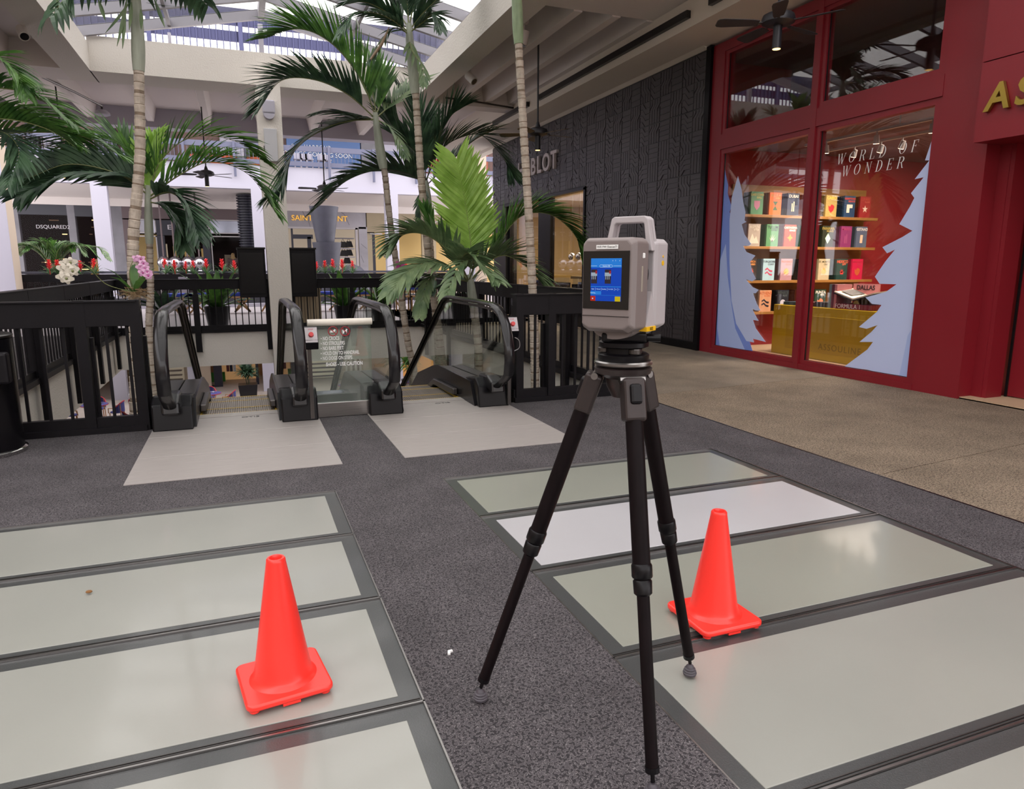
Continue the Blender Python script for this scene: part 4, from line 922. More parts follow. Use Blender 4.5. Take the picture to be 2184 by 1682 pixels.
# mustard counter with books
ct = thing('display_counter', 'mustard yellow lacquered display chest in the right shop window', 'counter', (8.2, 7.9, 0))
M_MUST = mat('mustard_lacquer', rgb(176, 148, 18), .4, noise=(3, .05))
CX = 7.9
MB().box(CX, 8.5, 6.85, 8.93, .02, .79).build('body', M_MUST, ct, bevel=.008)
for nm, b_ in (('front_panel', (CX-.012, CX+.001, 6.98, 8.62, .13, .66)),):
    MB().box(*b_).build(nm, mat('mustard_panel', rgb(162, 134, 16), .4, noise=(3, .05)), ct, bevel=.004)
glyph('ASSOULINE', ct, 7.55, .22, .13, mat('mustard_letter', rgb(122, 100, 20), .5), x=CX-.013, ext=.001, name='engraved_name', space=1.2)
def lying(name, label, c, w, l, h, rz, m, group=None, spine=None):
    t = thing(name, label, 'book', c, group); u = V((math.cos(rz), math.sin(rz), 0)); v = V((-math.sin(rz), math.cos(rz), 0)); c0 = V(c)
    MB().obox(c0+V((0, 0, h/2)), u, v, (0, 0, 1), w/2, l/2, h/2).build('cover', m, t)
    MB().obox(c0+V((0, 0, h/2))+u*.004, u, v, (0, 0, 1), w/2-.001, l/2-.006, h/2-.008).build('pages', M_WHT, t)
    return t
fb = thing('large_red_book', 'large dark red book lying on the counter with FORMULA 1 on its spine', 'book', (8.05, 7.38, .79))
MB().box(7.93, 8.25, 7.12, 7.72, .79, .865).build('cover', mat('wine_red', rgb(120, 20, 40), .5), fb, bevel=.004)
glyph('FORMULA 1', fb, 7.50, .828, .085, M_WHT, x=7.929, ext=.0006, name='spine_text')
ob = thing('open_book', 'open picture book on a stand above the red book', 'book', (8.1, 7.45, .9))
for s_ in (-1, 1):
    q = MB().add([(7.93, 7.42, .945), (8.3, 7.42, .975), (8.3, 7.42+s_*.34, 1.075), (7.93, 7.42+s_*.34, 1.035), (7.93, 7.42, .925), (8.3, 7.42, .955), (8.3, 7.42+s_*.34, 1.055), (7.93, 7.42+s_*.34, 1.018)],
                 [(0, 1, 2, 3), (7, 6, 5, 4), (0, 4, 5, 1), (1, 5, 6, 2), (2, 6, 7, 3), (3, 7, 4, 0)])
    q.build('page_block', mat('page_cream', rgb(224, 212, 190), .7), ob)
    MB().add([(7.92, 7.42, .92), (8.31, 7.42, .95), (8.31, 7.42+s_*.35, 1.053), (7.92, 7.42+s_*.35, 1.012), (7.92, 7.42, .912), (8.31, 7.42, .942), (8.31, 7.42+s_*.35, 1.045), (7.92, 7.42+s_*.35, 1.004)],
             [(0, 1, 2, 3), (7, 6, 5, 4), (0, 4, 5, 1), (1, 5, 6, 2), (2, 6, 7, 3), (3, 7, 4, 0)]).build('cover', M_CHARD, ob)
MB().add([(7.99, 7.50, .985), (8.24, 7.50, 1.003), (8.24, 7.70, 1.062), (7.99, 7.70, 1.043)], [(0, 1, 2, 3)]).build('photo', mat('grey_photo', rgb(80, 78, 76), .6, noise=(30, .5)), ob)
MB().prism([(7.36, .866), (7.48, .866), (7.425, .935)], 'x', 8.0, 8.2).build('stand', M_GOLD, ob)
for i, (cc, nm) in enumerate((((110, 130, 130), 'grey green'), ((100, 40, 50), 'dark red'), ((186, 120, 122), 'pink'))):
    o = thing('upright_book', '%s book standing upright on the counter behind the open book' % nm, 'book', (7.97, 7.83-.05*i, .79), 'upright books on the counter')
    MB().box(7.96, 8.24, 7.84-.05*i, 7.885-.05*i, .79, 1.13).build('cover', cm_(cc), o)
glyph('DALLAS', o, 7.6, 1.09, .07, M_CHARD, x=7.955, ext=.0005, name='title') if 0 else None
pk = thing('pink_book', 'pink book with dark title leaning behind the open book', 'book', (8.27, 7.55, .79))
MB().box(8.26, 8.29, 7.3, 7.74, .79, 1.14).build('cover', cm_((186, 120, 122)), pk); glyph('DALLAS', pk, 7.52, 1.085, .09, M_CHARD, x=8.258, ext=.0006, name='title', bold=.002)
for i, (y_, c_) in enumerate(((8.65, (34, 60, 70)), (8.3, (70, 34, 40)), (8.0, (30, 30, 34)))):
    lying('flat_book', '%s book lying flat on the left half of the counter' % ('teal', 'maroon', 'black')[i], (8.1, y_, .79), .26, .3, .05+.012*i, 0, cm_(c_), 'flat books on the counter')
# track lights in the shop
M_TRK = mat('track_white', rgb(186, 180, 174), .5)
for k, (x, y0, y1, z) in enumerate(((7.9, 5.3, 8.5, 3.12), (9.0, 5.3, 9.4, 3.2))):
    t = thing('light_track', 'white ceiling track %s in the red shop' % ('nearest the window', 'farther from the window')[k], 'light track', (x, (y0+y1)/2, z))
    MB().box(x-.02, x+.02, y0, y1, z, z+.035).build('rail', M_TRK, t)
    for y in (y0+.3, (y0+y1)/2, y1-.3): MB().cyl((x, y, z+.03), (x, y, 3.27), .008).build('hanger', M_TRK, t)
M_LAMP = mat('lamp_glow', rgb(255, 214, 170), .5, emit=8, emcol=rgb(255, 214, 170))
def spot(label, c, aim, group='track spotlights in the red shop'):
    t = thing('track_spotlight', label, 'spotlight', c, group); c = V(c); a = V(aim).normalized()
    MB().cyl(c, c-V((0, 0, .07)), .012).build('stem', M_TRK, t)
    p = c-V((0, 0, .1)); MB().tube([p-a*.06, p+a*.05], [.03, .042], 16).build('head', M_TRK, t, smooth=True)
    MB().tube([p+a*.051, p+a*.053], .036, 16).build('lamp', M_LAMP, t)
    l = bpy.data.lights.new('spot_lamp', 'SPOT'); l.energy = 75; l.spot_size = 2.3; l.spot_blend = .8; l.color = (1, .86, .7); l.shadow_soft_size = .04
    o = link(bpy.data.objects.new('spot_lamp', l)); o.location = p+a*.06; o.rotation_euler = a.to_track_quat('-Z', 'Y').to_euler()
for i, (px, py, x) in enumerate(((1764, 295, 7.9), (1872, 268, 7.9), (1992, 245, 7.9))):
    p = atX(px, py, x); spot('white track spotlight, %s by the window' % ('leftmost', 'middle one', 'rightmost')[i], (x, p.y, 3.12), (.12, .1, -1))
for i, (px, py, x) in enumerate(((1824, 305, 9.0), (1880, 300, 9.0), (1925, 300, 9.0))):
    p = atX(px, py, x); spot('white track spotlight, %s on the rear track' % ('leftmost', 'middle one', 'rightmost')[i], (x, p.y, 3.2), (.0, .35, -1))
# ================================================================== WATCH SHOP CONTENTS
wl = thing('silver_shop_letters', 'grey metal shop name letters on the charcoal wall above the glass doors', 'sign', (7.0, 16.5, 3.7))
M_LET = mat('letter_grey', rgb(196, 186, 188), .5); LW = dict(H=.44, U=.43, B=.40, L=.34, O=.50, T=.38); y = 17.78
for ch in 'HUBLOT':
    y -= LW[ch]/2
    glyph(ch, wl, y, 3.80, .56, M_LET, x=7.0, ext=.03, name='letter', bold=.012); y -= LW[ch]/2
def dcase(y0, label):
    t = thing('display_case', label, 'display case', (7.8, y0+.6, 0), 'watch display cases behind the glass')
    MB().box(7.5, 8.2, y0, y0+1.25, .02, .95).build('body', M_BLACKG, t, bevel=.01)
    MB().box(7.48, 8.22, y0-.02, y0+1.27, 1.08, 1.14).build('top', mat('case_top', rgb(120, 100, 60), .3), t)
    MB().box(7.52, 8.18, y0+.03, y0+1.22, .95, 1.08).build('glass_box', glass('case_glass', (.9, .94, 1), .8), t)
    for k in range(4): MB().box(7.6, 7.75, y0+.1+.28*k, y0+.26+.28*k, .955, 1.0).build('watch_stand', mat('blue_white', rgb(170, 180, 200), .4), t)
    h = thing('gold_boat_bowl', 'pale gold boat-shaped bowl on the %s display case' % ('nearer' if y0 < 15.5 else 'farther'), 'ornament', (7.8, y0+.6, 1.14), 'boat bowls on the display cases')
    b = MB(); prof = [(-.28, .16), (-.2, .0), (.18, 0), (.26, .16)]
    b.prism([(y0+.6+a, 1.14+z) for a, z in [(-.26, .15), (-.19, 0), (.17, 0), (.24, .17), (.2, .14), (-.1, .12), (-.2, .12)]], 'x', 7.72, 7.88)
    b.build('hull', mat('pale_gold_glow', rgb(226, 196, 120), .4, emit=.25), h, bevel=.02)  # hull glows slightly, shop lighting put into its material
    for k in range(3): MB().cyl((7.8, y0+.5+.09*k, 1.25), (7.8, y0+.5+.09*k, 1.32), .015).build('figure', M_GOLD, h)
dcase(14.25, 'black display case with a lit glass top, nearer one'); dcase(17.0, 'black display case with a lit glass top, farther one')
pt = thing('wall_display', 'warm lit recess with framed panels on the back wall of the watch shop', 'wall display', (10.5, 16, .5))
for i in range(4): MB().box(10.5, 10.58, 13.9+1.5*i, 14.9+1.5*i, .9, 2.6).build('panel', mat('amber_panel', rgb(150, 126, 86), .5, emit=.0), pt)
mk = [thing('glass_ornament', 'clear round glass ornament hanging in the watch shop window', 'ornament', (7.4, 14.5+.4*i, 1.5), 'glass ornaments in the watch shop') for i in range(3)]
for i, t in enumerate(mk): MB().sph((7.4, 14.5+.4*i, 1.6), .09, 14).build('ball', mat('silver_ball', rgb(200, 200, 205), .08, 1), t, smooth=True); MB().cyl((7.4, 14.5+.4*i, 1.69), (7.4, 14.5+.4*i, 3.2), .003).build('wire', M_STEEL, t)
# ================================================================== CEILING FANS, SPOTS, DOMES
M_FAN = mat('fan_black', rgb(34, 34, 40), .45); M_BLADE = mat('fan_blade', rgb(44, 40, 44), .6); M_BLADEL = mat('fan_blade_tan', rgb(120, 100, 70), .6)
def fan(label, c, ztop, rot, glow=True, blade=M_BLADE):
    """c = motor centre"""
    x, y, z = c; t = thing('ceiling_fan', label, 'ceiling fan', (x, y, z), 'ceiling fans')
    MB().cyl((x, y, z+.06), (x, y, ztop-.05), .016).build('downrod', M_FAN, t)
    MB().lathe((x, y, 0), [(.02, ztop-.12), (.05, ztop-.09), (.075, ztop-.02), (.075, ztop)], 18).build('canopy', M_FAN, t, smooth=True)
    MB().lathe((x, y, 0), [(.02, z+.18), (.05, z+.09), (.12, z+.07), (.17, z+.045), (.185, z+.01), (.18, z-.035), (.12, z-.06), (.05, z-.065)], 28).build('motor', M_FAN, t, smooth=True)
    MB().cyl((x, y, z-.06), (x, y, z-.31), .05).build('light_tube', M_FAN, t, smooth=True)
    MB().cyl((x, y, z-.311), (x, y, z-.314), .044).build('lamp', mat('fan_lamp', rgb(255, 200, 120), .5, emit=2.2 if glow else .3, emcol=rgb(255, 200, 120)), t)
    for k in range(5):
        A = rot+2*PI*k/5; u = V((math.cos(A), math.sin(A), 0)); v = V((-math.sin(A), math.cos(A), .22)).normalized(); n = u.cross(v)
        o = V((x, y, z-.03)); b = MB(); P = []
        for r_, w in ((.22, .05), (.3, .065), (.62, .085), (.68, .075), (.70, .05)):
            P += [(o+u*r_+v*w), (o+u*r_-v*w)]
        vs = P+[p-n*.006 for p in P]; m = len(P); fs = []
        for i in range(0, m-2, 2): fs += [(i, i+1, i+3, i+2), (m+i+2, m+i+3, m+i+1, m+i), (i, i+2, m+i+2, m+i), (i+1, m+i+1, m+i+3, i+3)]
        fs += [(0, m, m+1, 1), (m-2, m-1, 2*m-1, 2*m-2)]
        b.add(vs, fs); b.build('blade', blade, t)
        MB().bar(o+u*.14, o+u*.26, .03, .008).build('blade_arm', M_FAN, t)
    return t
f1 = atX(1660, 42, 5.9); fan('black ceiling fan in front of the red shop, its lamp lit', (f1.x, f1.y, f1.z), 5.14, .25)
f2 = atX(1147, 282, 5.2); fan('black ceiling fan in front of the charcoal wall', (f2.x, f2.y, f2.z), 5.5, .1, False, M_BLADEL)
for px, py, Y, lb in ((440, 370, 19.5, 'black ceiling fan hanging beyond the left palms, right of the tall trunk'), (137, 350, 19.5, 'black ceiling fan at the far left behind the palm fronds'), (692, 400, 20.5, 'black ceiling fan hanging right of the central column'), (1140, 282, 20, '')):
    if not lb: continue
    p = atY(px, py, Y); fan(lb, tuple(p), 5.55, px*.01, False)
def ceil_spot(label, px, py, z, ax, face_):
    p = atZ(px, py, z); t = thing('ceiling_spotlight', label, 'spotlight', tuple(p), 'white adjustable ceiling spotlights'); a = V(face_).normalized()
    M = mat('spot_white', rgb(196, 188, 182), .5)
    MB().box(p.x-.06, p.x+.06, p.y-.06, p.y+.06, z+.19, z+.24).build('mount', M, t); MB().cyl((p.x, p.y, z+.2), (p.x, p.y, z+.08), .02).build('arm', M, t)
    MB().tube([p-a*.08, p+a*.13], .078, 20).build('head', M, t, smooth=True)
    MB().tube([p+a*.131, p+a*.134], .06, 18).build('lens', M_CHARD, t)
ceil_spot('white ceiling spotlight at the upper left', 48, 68, 4.98, 0, (.35, -.8, -.8))
ceil_spot('white ceiling spotlight right of the skylight beam', 1003, 165, 4.98, 0, (.5, -.7, -.8))
ceil_spot('white ceiling spotlight beside the right tall trunk', 1117, 78, 4.98, 0, (-.2, .1, -1))
dm = thing('ceiling_dome', 'white pendant dome with its conduit under the left ceiling', 'ceiling fixture', tuple(atZ(218, 240, 4.95)))
p = atZ(218, 240, 4.95); MB().lathe((p.x, p.y, 4.9), [(.02, .12), (.1, .1), (.16, .05), (.17, 0), (.12, -.02)], 18).build('dome', M_PAINTWHITE, dm, smooth=True)
MB().tube([(p.x, p.y, 5.0), (p.x, p.y, 5.1), (p.x-.35, p.y-1, 5.16), (p.x-.8, Y1+1.2, 5.2)], .025, 8).build('conduit', M_DSTEEL, dm)
MB().tube([(4.6, Y1-.05, 5.14), (5.2, Y1-.05, 5.12), (6.1, Y1-.08, 5.05), (6.3, Y1-.05, 5.04)], .02, 6).build('ceiling_conduit', M_DSTEEL, label='thin grey conduit on the cross beam above the charcoal wall', cat='conduit')
# ================================================================== PALMS
def frond(parent, P, L=.45, n=34, lift=35, roll=0, m=M_LEAF, rib=M_RIB, w=.017, rr=.012, fwd=48, start=.12, droop=.35, tip=.45, side=None, seed=0, jit=1):
    """P: rib points (world); leaflets in two rows rising lift degrees from the side plane"""
    R = random.Random(seed+len(P)+int(P[0][0]*100)); C_ = catmull(P, 28); nC = len(C_)
    b = MB().tube(C_, [rr*(1-.85*i/(nC-1)) for i in range(nC)], 6)
    fr = b.build('frond', rib, parent, smooth=True)
    lf = MB(); sprev = None
    for i in range(n):
        f = start+(1-start)*i/(n-1); x = f*(nC-1); k = min(int(x), nC-2); p = C_[k].lerp(C_[k+1], x-k); t = (C_[k+1]-C_[k]).normalized()
        up = V(side) if side else V((0, 0, 1)); s = t.cross(up)
        if s.length < .2 and sprev is not None: s = sprev.copy()
        s = (s-t*s.dot(t)).normalized()
        if sprev is not None and s.dot(sprev) < 0: s = -s
        sprev = s; u = s.cross(t).normalized()
        if u.z < 0 and not side: u = -u
        s = Matrix.Rotation(math.radians(roll), 3, t) @ s; u = Matrix.Rotation(math.radians(roll), 3, t) @ u
        g = math.sin(PI*min(1, .18+.82*f))**.6 if f < .6 else 1-(1-tip)*((f-.6)/.4)**1.5
        g = max(g, .35) if f < .6 else g
        for q in (-1, 1):
            A = math.radians(lift+R.uniform(-6, 6)*jit); F_ = math.radians(fwd+22*f+R.uniform(-4, 4)*jit); ll = L*g*R.uniform(.9, 1.05)
            d0 = (s*q*math.cos(A)+u*math.sin(A))*math.cos(math.radians(90)-math.radians(90)+0)*math.sin(math.radians(90)-F_*0)
            d = (d0*math.cos(F_)+t*math.sin(F_)).normalized()
            wd = d.cross(u).normalized() if abs(d.dot(u)) < .98 else s
            ww_ = wd.cross(d).normalized()
            pp = p.copy(); base = len(lf.v); prof = (.45, 1, .95, .6, .04); seg = 4; vs = []; dd = d.copy()
            for j in range(seg+1):
                wj = w*1.4*prof[j]; vs += [pp-wd*wj+ww_*wj*.35, pp-ww_*0, pp+wd*wj+ww_*wj*.35]
                dd = (dd+V((0, 0, -droop*(.35+j*.25)))*.28).normalized(); pp = pp+dd*(ll/seg)
            fs = []
            for j in range(seg):
                a = j*3; fs += [(a, a+1, a+4, a+3), (a+1, a+2, a+5, a+4)]
            lf.add(vs, fs)
    lf.build('leaflets', m, fr, kind='stuff'); ORI[fr] = ORI[parent]
    return fr
def trunk(parent, P, r0, r1, ring=.07, m=M_TRUNK, n=60, name='trunk'):
    C_ = catmull(P, n*3); L = sum((C_[i+1]-C_[i]).length for i in range(len(C_)-1)); pts = []; rad = []; s = 0; nxt = 0; R = random.Random(3)
    step = ring
    k = 0; acc = 0; rg = ring
    for i in range(len(C_)-1):
        seg = (C_[i+1]-C_[i]).length
        while nxt <= acc+seg:
            f = (nxt-acc)/seg; p = C_[i].lerp(C_[i+1], f); r = r0+(r1-r0)*nxt/L; j = R.uniform(.97, 1.04)
            t = (C_[i+1]-C_[i]).normalized()
            pts += [p, p+t*rg*.3, p+t*rg*.80, p+t*rg*.88]; rad += [r*.97*j, r*1.0*j, r*1.06*j, r*.94]
            rg = ring*R.uniform(.65, 1.35); nxt += rg
        acc += seg
    b = MB().tube(pts, rad, 14)
    for i in range(len(pts)-1):
        if i % 4 == 3:
            for k in range(14): b.mi[i*14+k] = 1
    return b.build(name, [m, M_TRKD], parent, smooth=False)
def shaft(parent, P, r, m=M_SHAFT):
    C_ = catmull(P, 10); return MB().tube(C_, [r*(1.0, 1.15, 1.2, 1.18, 1.12, 1.05, .98, .9, .82, .72, .6)[i] for i in range(11)], 14).build('crownshaft', m, parent, smooth=True)
def pal(label, base): return thing('palm_tree', label, 'palm tree', base, 'palms growing up through the escalator well')
def A3(*q): return [atY(*p) for p in q]
LZ = -4.2
def low(p): return V((p.x, p.y, LZ))
# tall left palm: trunk in front of everything, hanging old leaves at the top
Yp = 8.2; T = A3((290, 885, Yp), (288, 700, Yp), (284, 520, Yp), (298, 340, Yp), (297, 190, Yp), (296, 150, Yp))
b0 = T[0]+(T[0]-T[1])*4.0; b0.z = LZ; p1 = pal('tall palm with a pale ringed trunk left of the escalators, orchids tied to it', tuple(b0))
trunk(p1, [b0, (b0+T[0])/2]+T, .075, .047, .065); TT = A3((296, 152, Yp), (294, 80, Yp), (290, 10, Yp), (288, -50, Yp)); shaft(p1, TT, .052)
top = TT[-1]
for i, (pts, L) in enumerate(((A3((290, 0, Yp), (240, -50, Yp), (160, -30, Yp), (115, 30, Yp-.2)), .4), (A3((290, 5, Yp), (330, -50, Yp), (400, -30, Yp+.3), (440, 10, Yp+.6)), .34), (A3((290, -20, Yp), (280, -120, Yp-.4), (200, -160, Yp-1.2), (120, -80, Yp-1.8)), .5), (A3((290, -20, Yp), (300, -140, Yp+.4), (380, -160, Yp+1.2), (470, -110, Yp+2)), .5))):
    frond(p1, pts, L, 16 if i < 2 else 30, 10, 0, M_LEAFD, w=.026, droop=2.2, fwd=20, seed=i, tip=.7)
for i, (x0, y0, x1, y1) in enumerate(((275, 6, 225, 72), (270, 0, 250, 100), (265, 18, 262, 105), (280, 5, 276, 66), (330, 0, 352, 60), (300, 20, 302, 64), (210, 0, 225, 45), (122, 0, 116, 60), (312, 6, 398, 16))):
    a, b_ = atY(x0, y0, Yp-.1), atY(x1, y1, Yp-.15); d = b_-a; sd = V((.9, 0, .1))
    q = MB(); ws = (.006, .018, .02, .013, .002)
    vs = []
    for k in range(5): c = a+d*(k/4)+V((0, .02*math.sin(k), 0)); vs += [c-sd*ws[k], c+V((0, -.006, 0)), c+sd*ws[k]]
    q.add(vs, [f for k in range(4) for f in ((3*k, 3*k+1, 3*k+4, 3*k+3), (3*k+1, 3*k+2, 3*k+5, 3*k+4))]); q.build('leaflet', M_LEAFO, p1)
# second palm, behind it
Yp = 11; T = A3((320, 740, Yp), (321, 620, Yp), (319, 500, Yp), (315, 440, Yp)); b0 = V((T[0].x, Yp, LZ)); p2 = pal('slender palm with a broad green crown behind the tall left trunk', tuple(b0))
trunk(p2, [b0, (b0+T[0])/2]+T[:3], .06, .043, .05); shaft(p2, A3((319, 520, Yp), (317, 470, Yp), (316, 430, Yp), (315, 395, Yp)), .048, M_SHAFT)
F2 = [
 ([(315, 415), (255, 372), (150, 350), (60, 380)], Yp-.5, .55, 30, 62, M_LEAFD), ([(316, 405), (262, 375), (160, 368), (85, 398), (50, 415)], Yp-.6, .62, 20, -30, M_LEAFD),
 ([(318, 420), (380, 375), (450, 345), (530, 372), (585, 450)], Yp-.6, .60, 50, 6, M_LEAF), ([(316, 415), (345, 340), (410, 292), (500, 300), (562, 345)], Yp+.3, .60, 50, 0, M_LEAF),
 ([(318, 425), (360, 410), (400, 440), (420, 500)], Yp-.9, .6, 20, -10, M_LEAFD), ([(317, 430), (350, 440), (380, 470), (392, 520)], Yp-.4, .5, 20, 10, M_LEAFD), ([(315, 415), (318, 370), (322, 320), (340, 290)], Yp+.4, .45, 30, 0, M_LEAFB),
 ([(315, 415), (285, 345), (240, 300), (180, 300), (130, 340)], Yp+.6, .6, 45, 0, M_LEAF)]
for i, (pp, Y2, L, lf_, ro, m) in enumerate(F2):
    P = [atY(x, y, Yp+(Y2-Yp)*k/(len(pp)-1)) for k, (x, y) in enumerate(pp)]
    frond(p2, P, L, 26, lf_, ro, m, w=.026, seed=10+i, droop=.5)
# palm entering from the left edge
Yp = 10.5; c0 = atY(-130, 330, Yp); b0 = V((c0.x, Yp, LZ)); p8 = pal('palm at the left edge with its trunk out of frame and long fronds reaching in', tuple(b0))
trunk(p8, [b0, (b0+c0)/2, c0], .07, .05, .09)
F8 = [([(-130, 300), (-60, 200), (20, 190), (90, 215), (150, 260)], 9.3, .62, 35, 0, M_LEAF), ([(-130, 310), (-50, 240), (40, 232), (110, 262), (165, 300)], 9.8, .6, 28, 20, M_LEAF), ([(-130, 330), (-20, 290), (90, 282), (180, 292), (262, 335)], 9.6, .58, 30, 0, M_LEAF),
      ([(-130, 310), (-90, 180), (-30, 120), (30, 150), (55, 200)], 9.4, .5, 20, 0, M_LEAF), ([(-130, 330), (-60, 290), (0, 280), (40, 320), (20, 390)], 9.0, .55, 10, 0, M_LEAFD), ([(-130, 320), (-30, 310), (90, 310), (190, 330), (270, 372)], 11.6, .58, 36, 0, M_LEAFD),
      ([(-120, 310), (-30, 260), (50, 250), (110, 262), (150, 290)], 12, .55, 40, 0, M_LEAFO), ([(-130, 320), (-60, 260), (20, 255), (100, 275), (160, 312)], 9.0, .5, 50, -20, M_LEAF)]
for i, (pp, Y2, L, lf_, ro, m) in enumerate(F8):
    P = [atY(x, y, Yp+(Y2-Yp)*k/(len(pp)-1)) for k, (x, y) in enumerate(pp)]
    frond(p8, P, L, 34, lf_, ro, m, w=.017, seed=20+i, droop=.5)
# centre palm A
Yp = 12.5; T = A3((885, 810, Yp), (870, 730, Yp), (851, 600, Yp), (833, 480, Yp), (822, 380, Yp), (818, 355, Yp)); b0 = V((T[0].x+.05, Yp, LZ)); p3 = pal('leaning palm in the middle with large arching fronds to the left', tuple(b0))
trunk(p3, [b0, (b0+T[0])/2]+T, .075, .052, .07); shaft(p3, A3((818, 360, Yp), (811, 320, Yp), (805, 280, Yp), (800, 240, Yp)), .07)
F3 = [([(800, 245), (770, 170), (710, 95), (640, 62), (565, 82)], 11.8, .78, 42, 0, M_LEAF, 52), ([(798, 250), (740, 200), (670, 170), (600, 172), (555, 230)], 11.4, .80, 40, 0, M_LEAFD, 54), ([(800, 255), (745, 258), (690, 275), (630, 320), (600, 390), (580, 415)], 11.6, .70, 8, 12, M_LEAFD, 56),
      ([(802, 240), (792, 180), (778, 110), (765, 60)], 12.6, .5, 0, 0, M_SHAFT, 3), ([(803, 245), (815, 200), (800, 150), (775, 120)], 13.2, .6, 40, 0, M_LEAF, 30), ([(804, 250), (850, 210), (890, 180), (880, 170)], 13.0, .5, 20, 20, M_LEAFO, 22),
      ([(803, 255), (830, 270), (850, 300), (862, 330)], 12.0, .35, 0, 0, M_LEAFO, 10), ([(800, 255), (770, 250), (720, 238), (680, 240)], 12.2, .5, -5, 0, M_LEAFD, 24)]
for i, (pp, Y2, L, lf_, ro, m, n) in enumerate(F3):
    P = [atY(x, y, Yp+(Y2-Yp)*k/(len(pp)-1)) for k, (x, y) in enumerate(pp)]
    frond(p3, P, L, n, lf_, ro, m, w=.02, seed=30+i, droop=.25)
# centre palm B (tall, taller crown)
Yp = 11.5; T = A3((950, 840, Yp), (937, 720, Yp), (916, 560, Yp), (900, 400, Yp), (889, 240, Yp), (886, 195, Yp)); b0 = V((T[0].x+.1, Yp, LZ)); p4 = pal('tall straight palm right of the middle with its crown at the top edge', tuple(b0))
trunk(p4, [b0, (b0+T[0])/2]+T, .085, .055, .075); shaft(p4, A3((886, 200, Yp), (880, 140, Yp), (874, 90, Yp), (872, 50, Yp)), .07)
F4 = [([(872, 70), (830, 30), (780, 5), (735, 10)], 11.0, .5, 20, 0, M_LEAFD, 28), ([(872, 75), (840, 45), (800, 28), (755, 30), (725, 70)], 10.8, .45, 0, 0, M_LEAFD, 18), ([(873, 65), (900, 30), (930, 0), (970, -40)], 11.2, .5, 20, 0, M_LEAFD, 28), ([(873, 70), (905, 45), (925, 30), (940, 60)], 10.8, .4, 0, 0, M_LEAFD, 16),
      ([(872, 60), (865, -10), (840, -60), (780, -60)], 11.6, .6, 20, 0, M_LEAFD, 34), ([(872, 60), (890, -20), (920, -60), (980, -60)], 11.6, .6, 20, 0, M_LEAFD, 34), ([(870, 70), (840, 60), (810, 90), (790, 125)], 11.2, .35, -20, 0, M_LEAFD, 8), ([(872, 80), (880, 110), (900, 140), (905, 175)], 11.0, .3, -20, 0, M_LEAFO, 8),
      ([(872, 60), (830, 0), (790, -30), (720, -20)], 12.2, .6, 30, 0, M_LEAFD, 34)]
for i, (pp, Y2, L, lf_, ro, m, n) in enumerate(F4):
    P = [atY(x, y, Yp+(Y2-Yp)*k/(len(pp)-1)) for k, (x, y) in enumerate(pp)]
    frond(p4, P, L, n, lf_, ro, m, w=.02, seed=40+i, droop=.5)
q = MB(); a, b_ = atY(830, 58, 11.2), atY(790, 128, 11.2); q.tube([a, (a+b_)/2+V((.03, 0, 0)), b_], [.015, .06, .045], 8, flat=(1, .4)); q.build('spathe', mat('dry_sheath', rgb(150, 128, 104), .7), p4)
# dark palm behind B
Yp = 13.5; T = A3((935, 780, Yp), (925, 620, Yp), (916, 500, Yp)); b0 = V((T[0].x, Yp, LZ)); p9 = pal('dark palm hidden behind the tall straight trunk, fronds to both sides', tuple(b0))
trunk(p9, [b0, (b0+T[0])/2]+T, .08, .06, .07); shaft(p9, A3((916, 505, Yp), (914, 460, Yp), (912, 420, Yp), (908, 385, Yp)), .075)
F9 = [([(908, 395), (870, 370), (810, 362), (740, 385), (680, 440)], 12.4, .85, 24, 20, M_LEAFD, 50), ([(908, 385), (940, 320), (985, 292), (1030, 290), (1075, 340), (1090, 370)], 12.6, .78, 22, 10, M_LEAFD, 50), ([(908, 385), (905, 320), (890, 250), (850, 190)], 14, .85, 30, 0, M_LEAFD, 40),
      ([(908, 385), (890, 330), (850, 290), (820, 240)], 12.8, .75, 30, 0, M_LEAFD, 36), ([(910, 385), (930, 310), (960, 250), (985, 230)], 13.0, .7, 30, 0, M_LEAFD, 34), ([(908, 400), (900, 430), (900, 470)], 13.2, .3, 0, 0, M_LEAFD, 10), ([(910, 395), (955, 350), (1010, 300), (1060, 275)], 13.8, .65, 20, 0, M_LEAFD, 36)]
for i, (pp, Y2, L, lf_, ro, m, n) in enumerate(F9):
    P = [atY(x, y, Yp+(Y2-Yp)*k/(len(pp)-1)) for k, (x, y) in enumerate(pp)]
    frond(p9, P, L, n, lf_, ro, m, rib=M_RIBD, w=.022, seed=50+i, droop=.3)
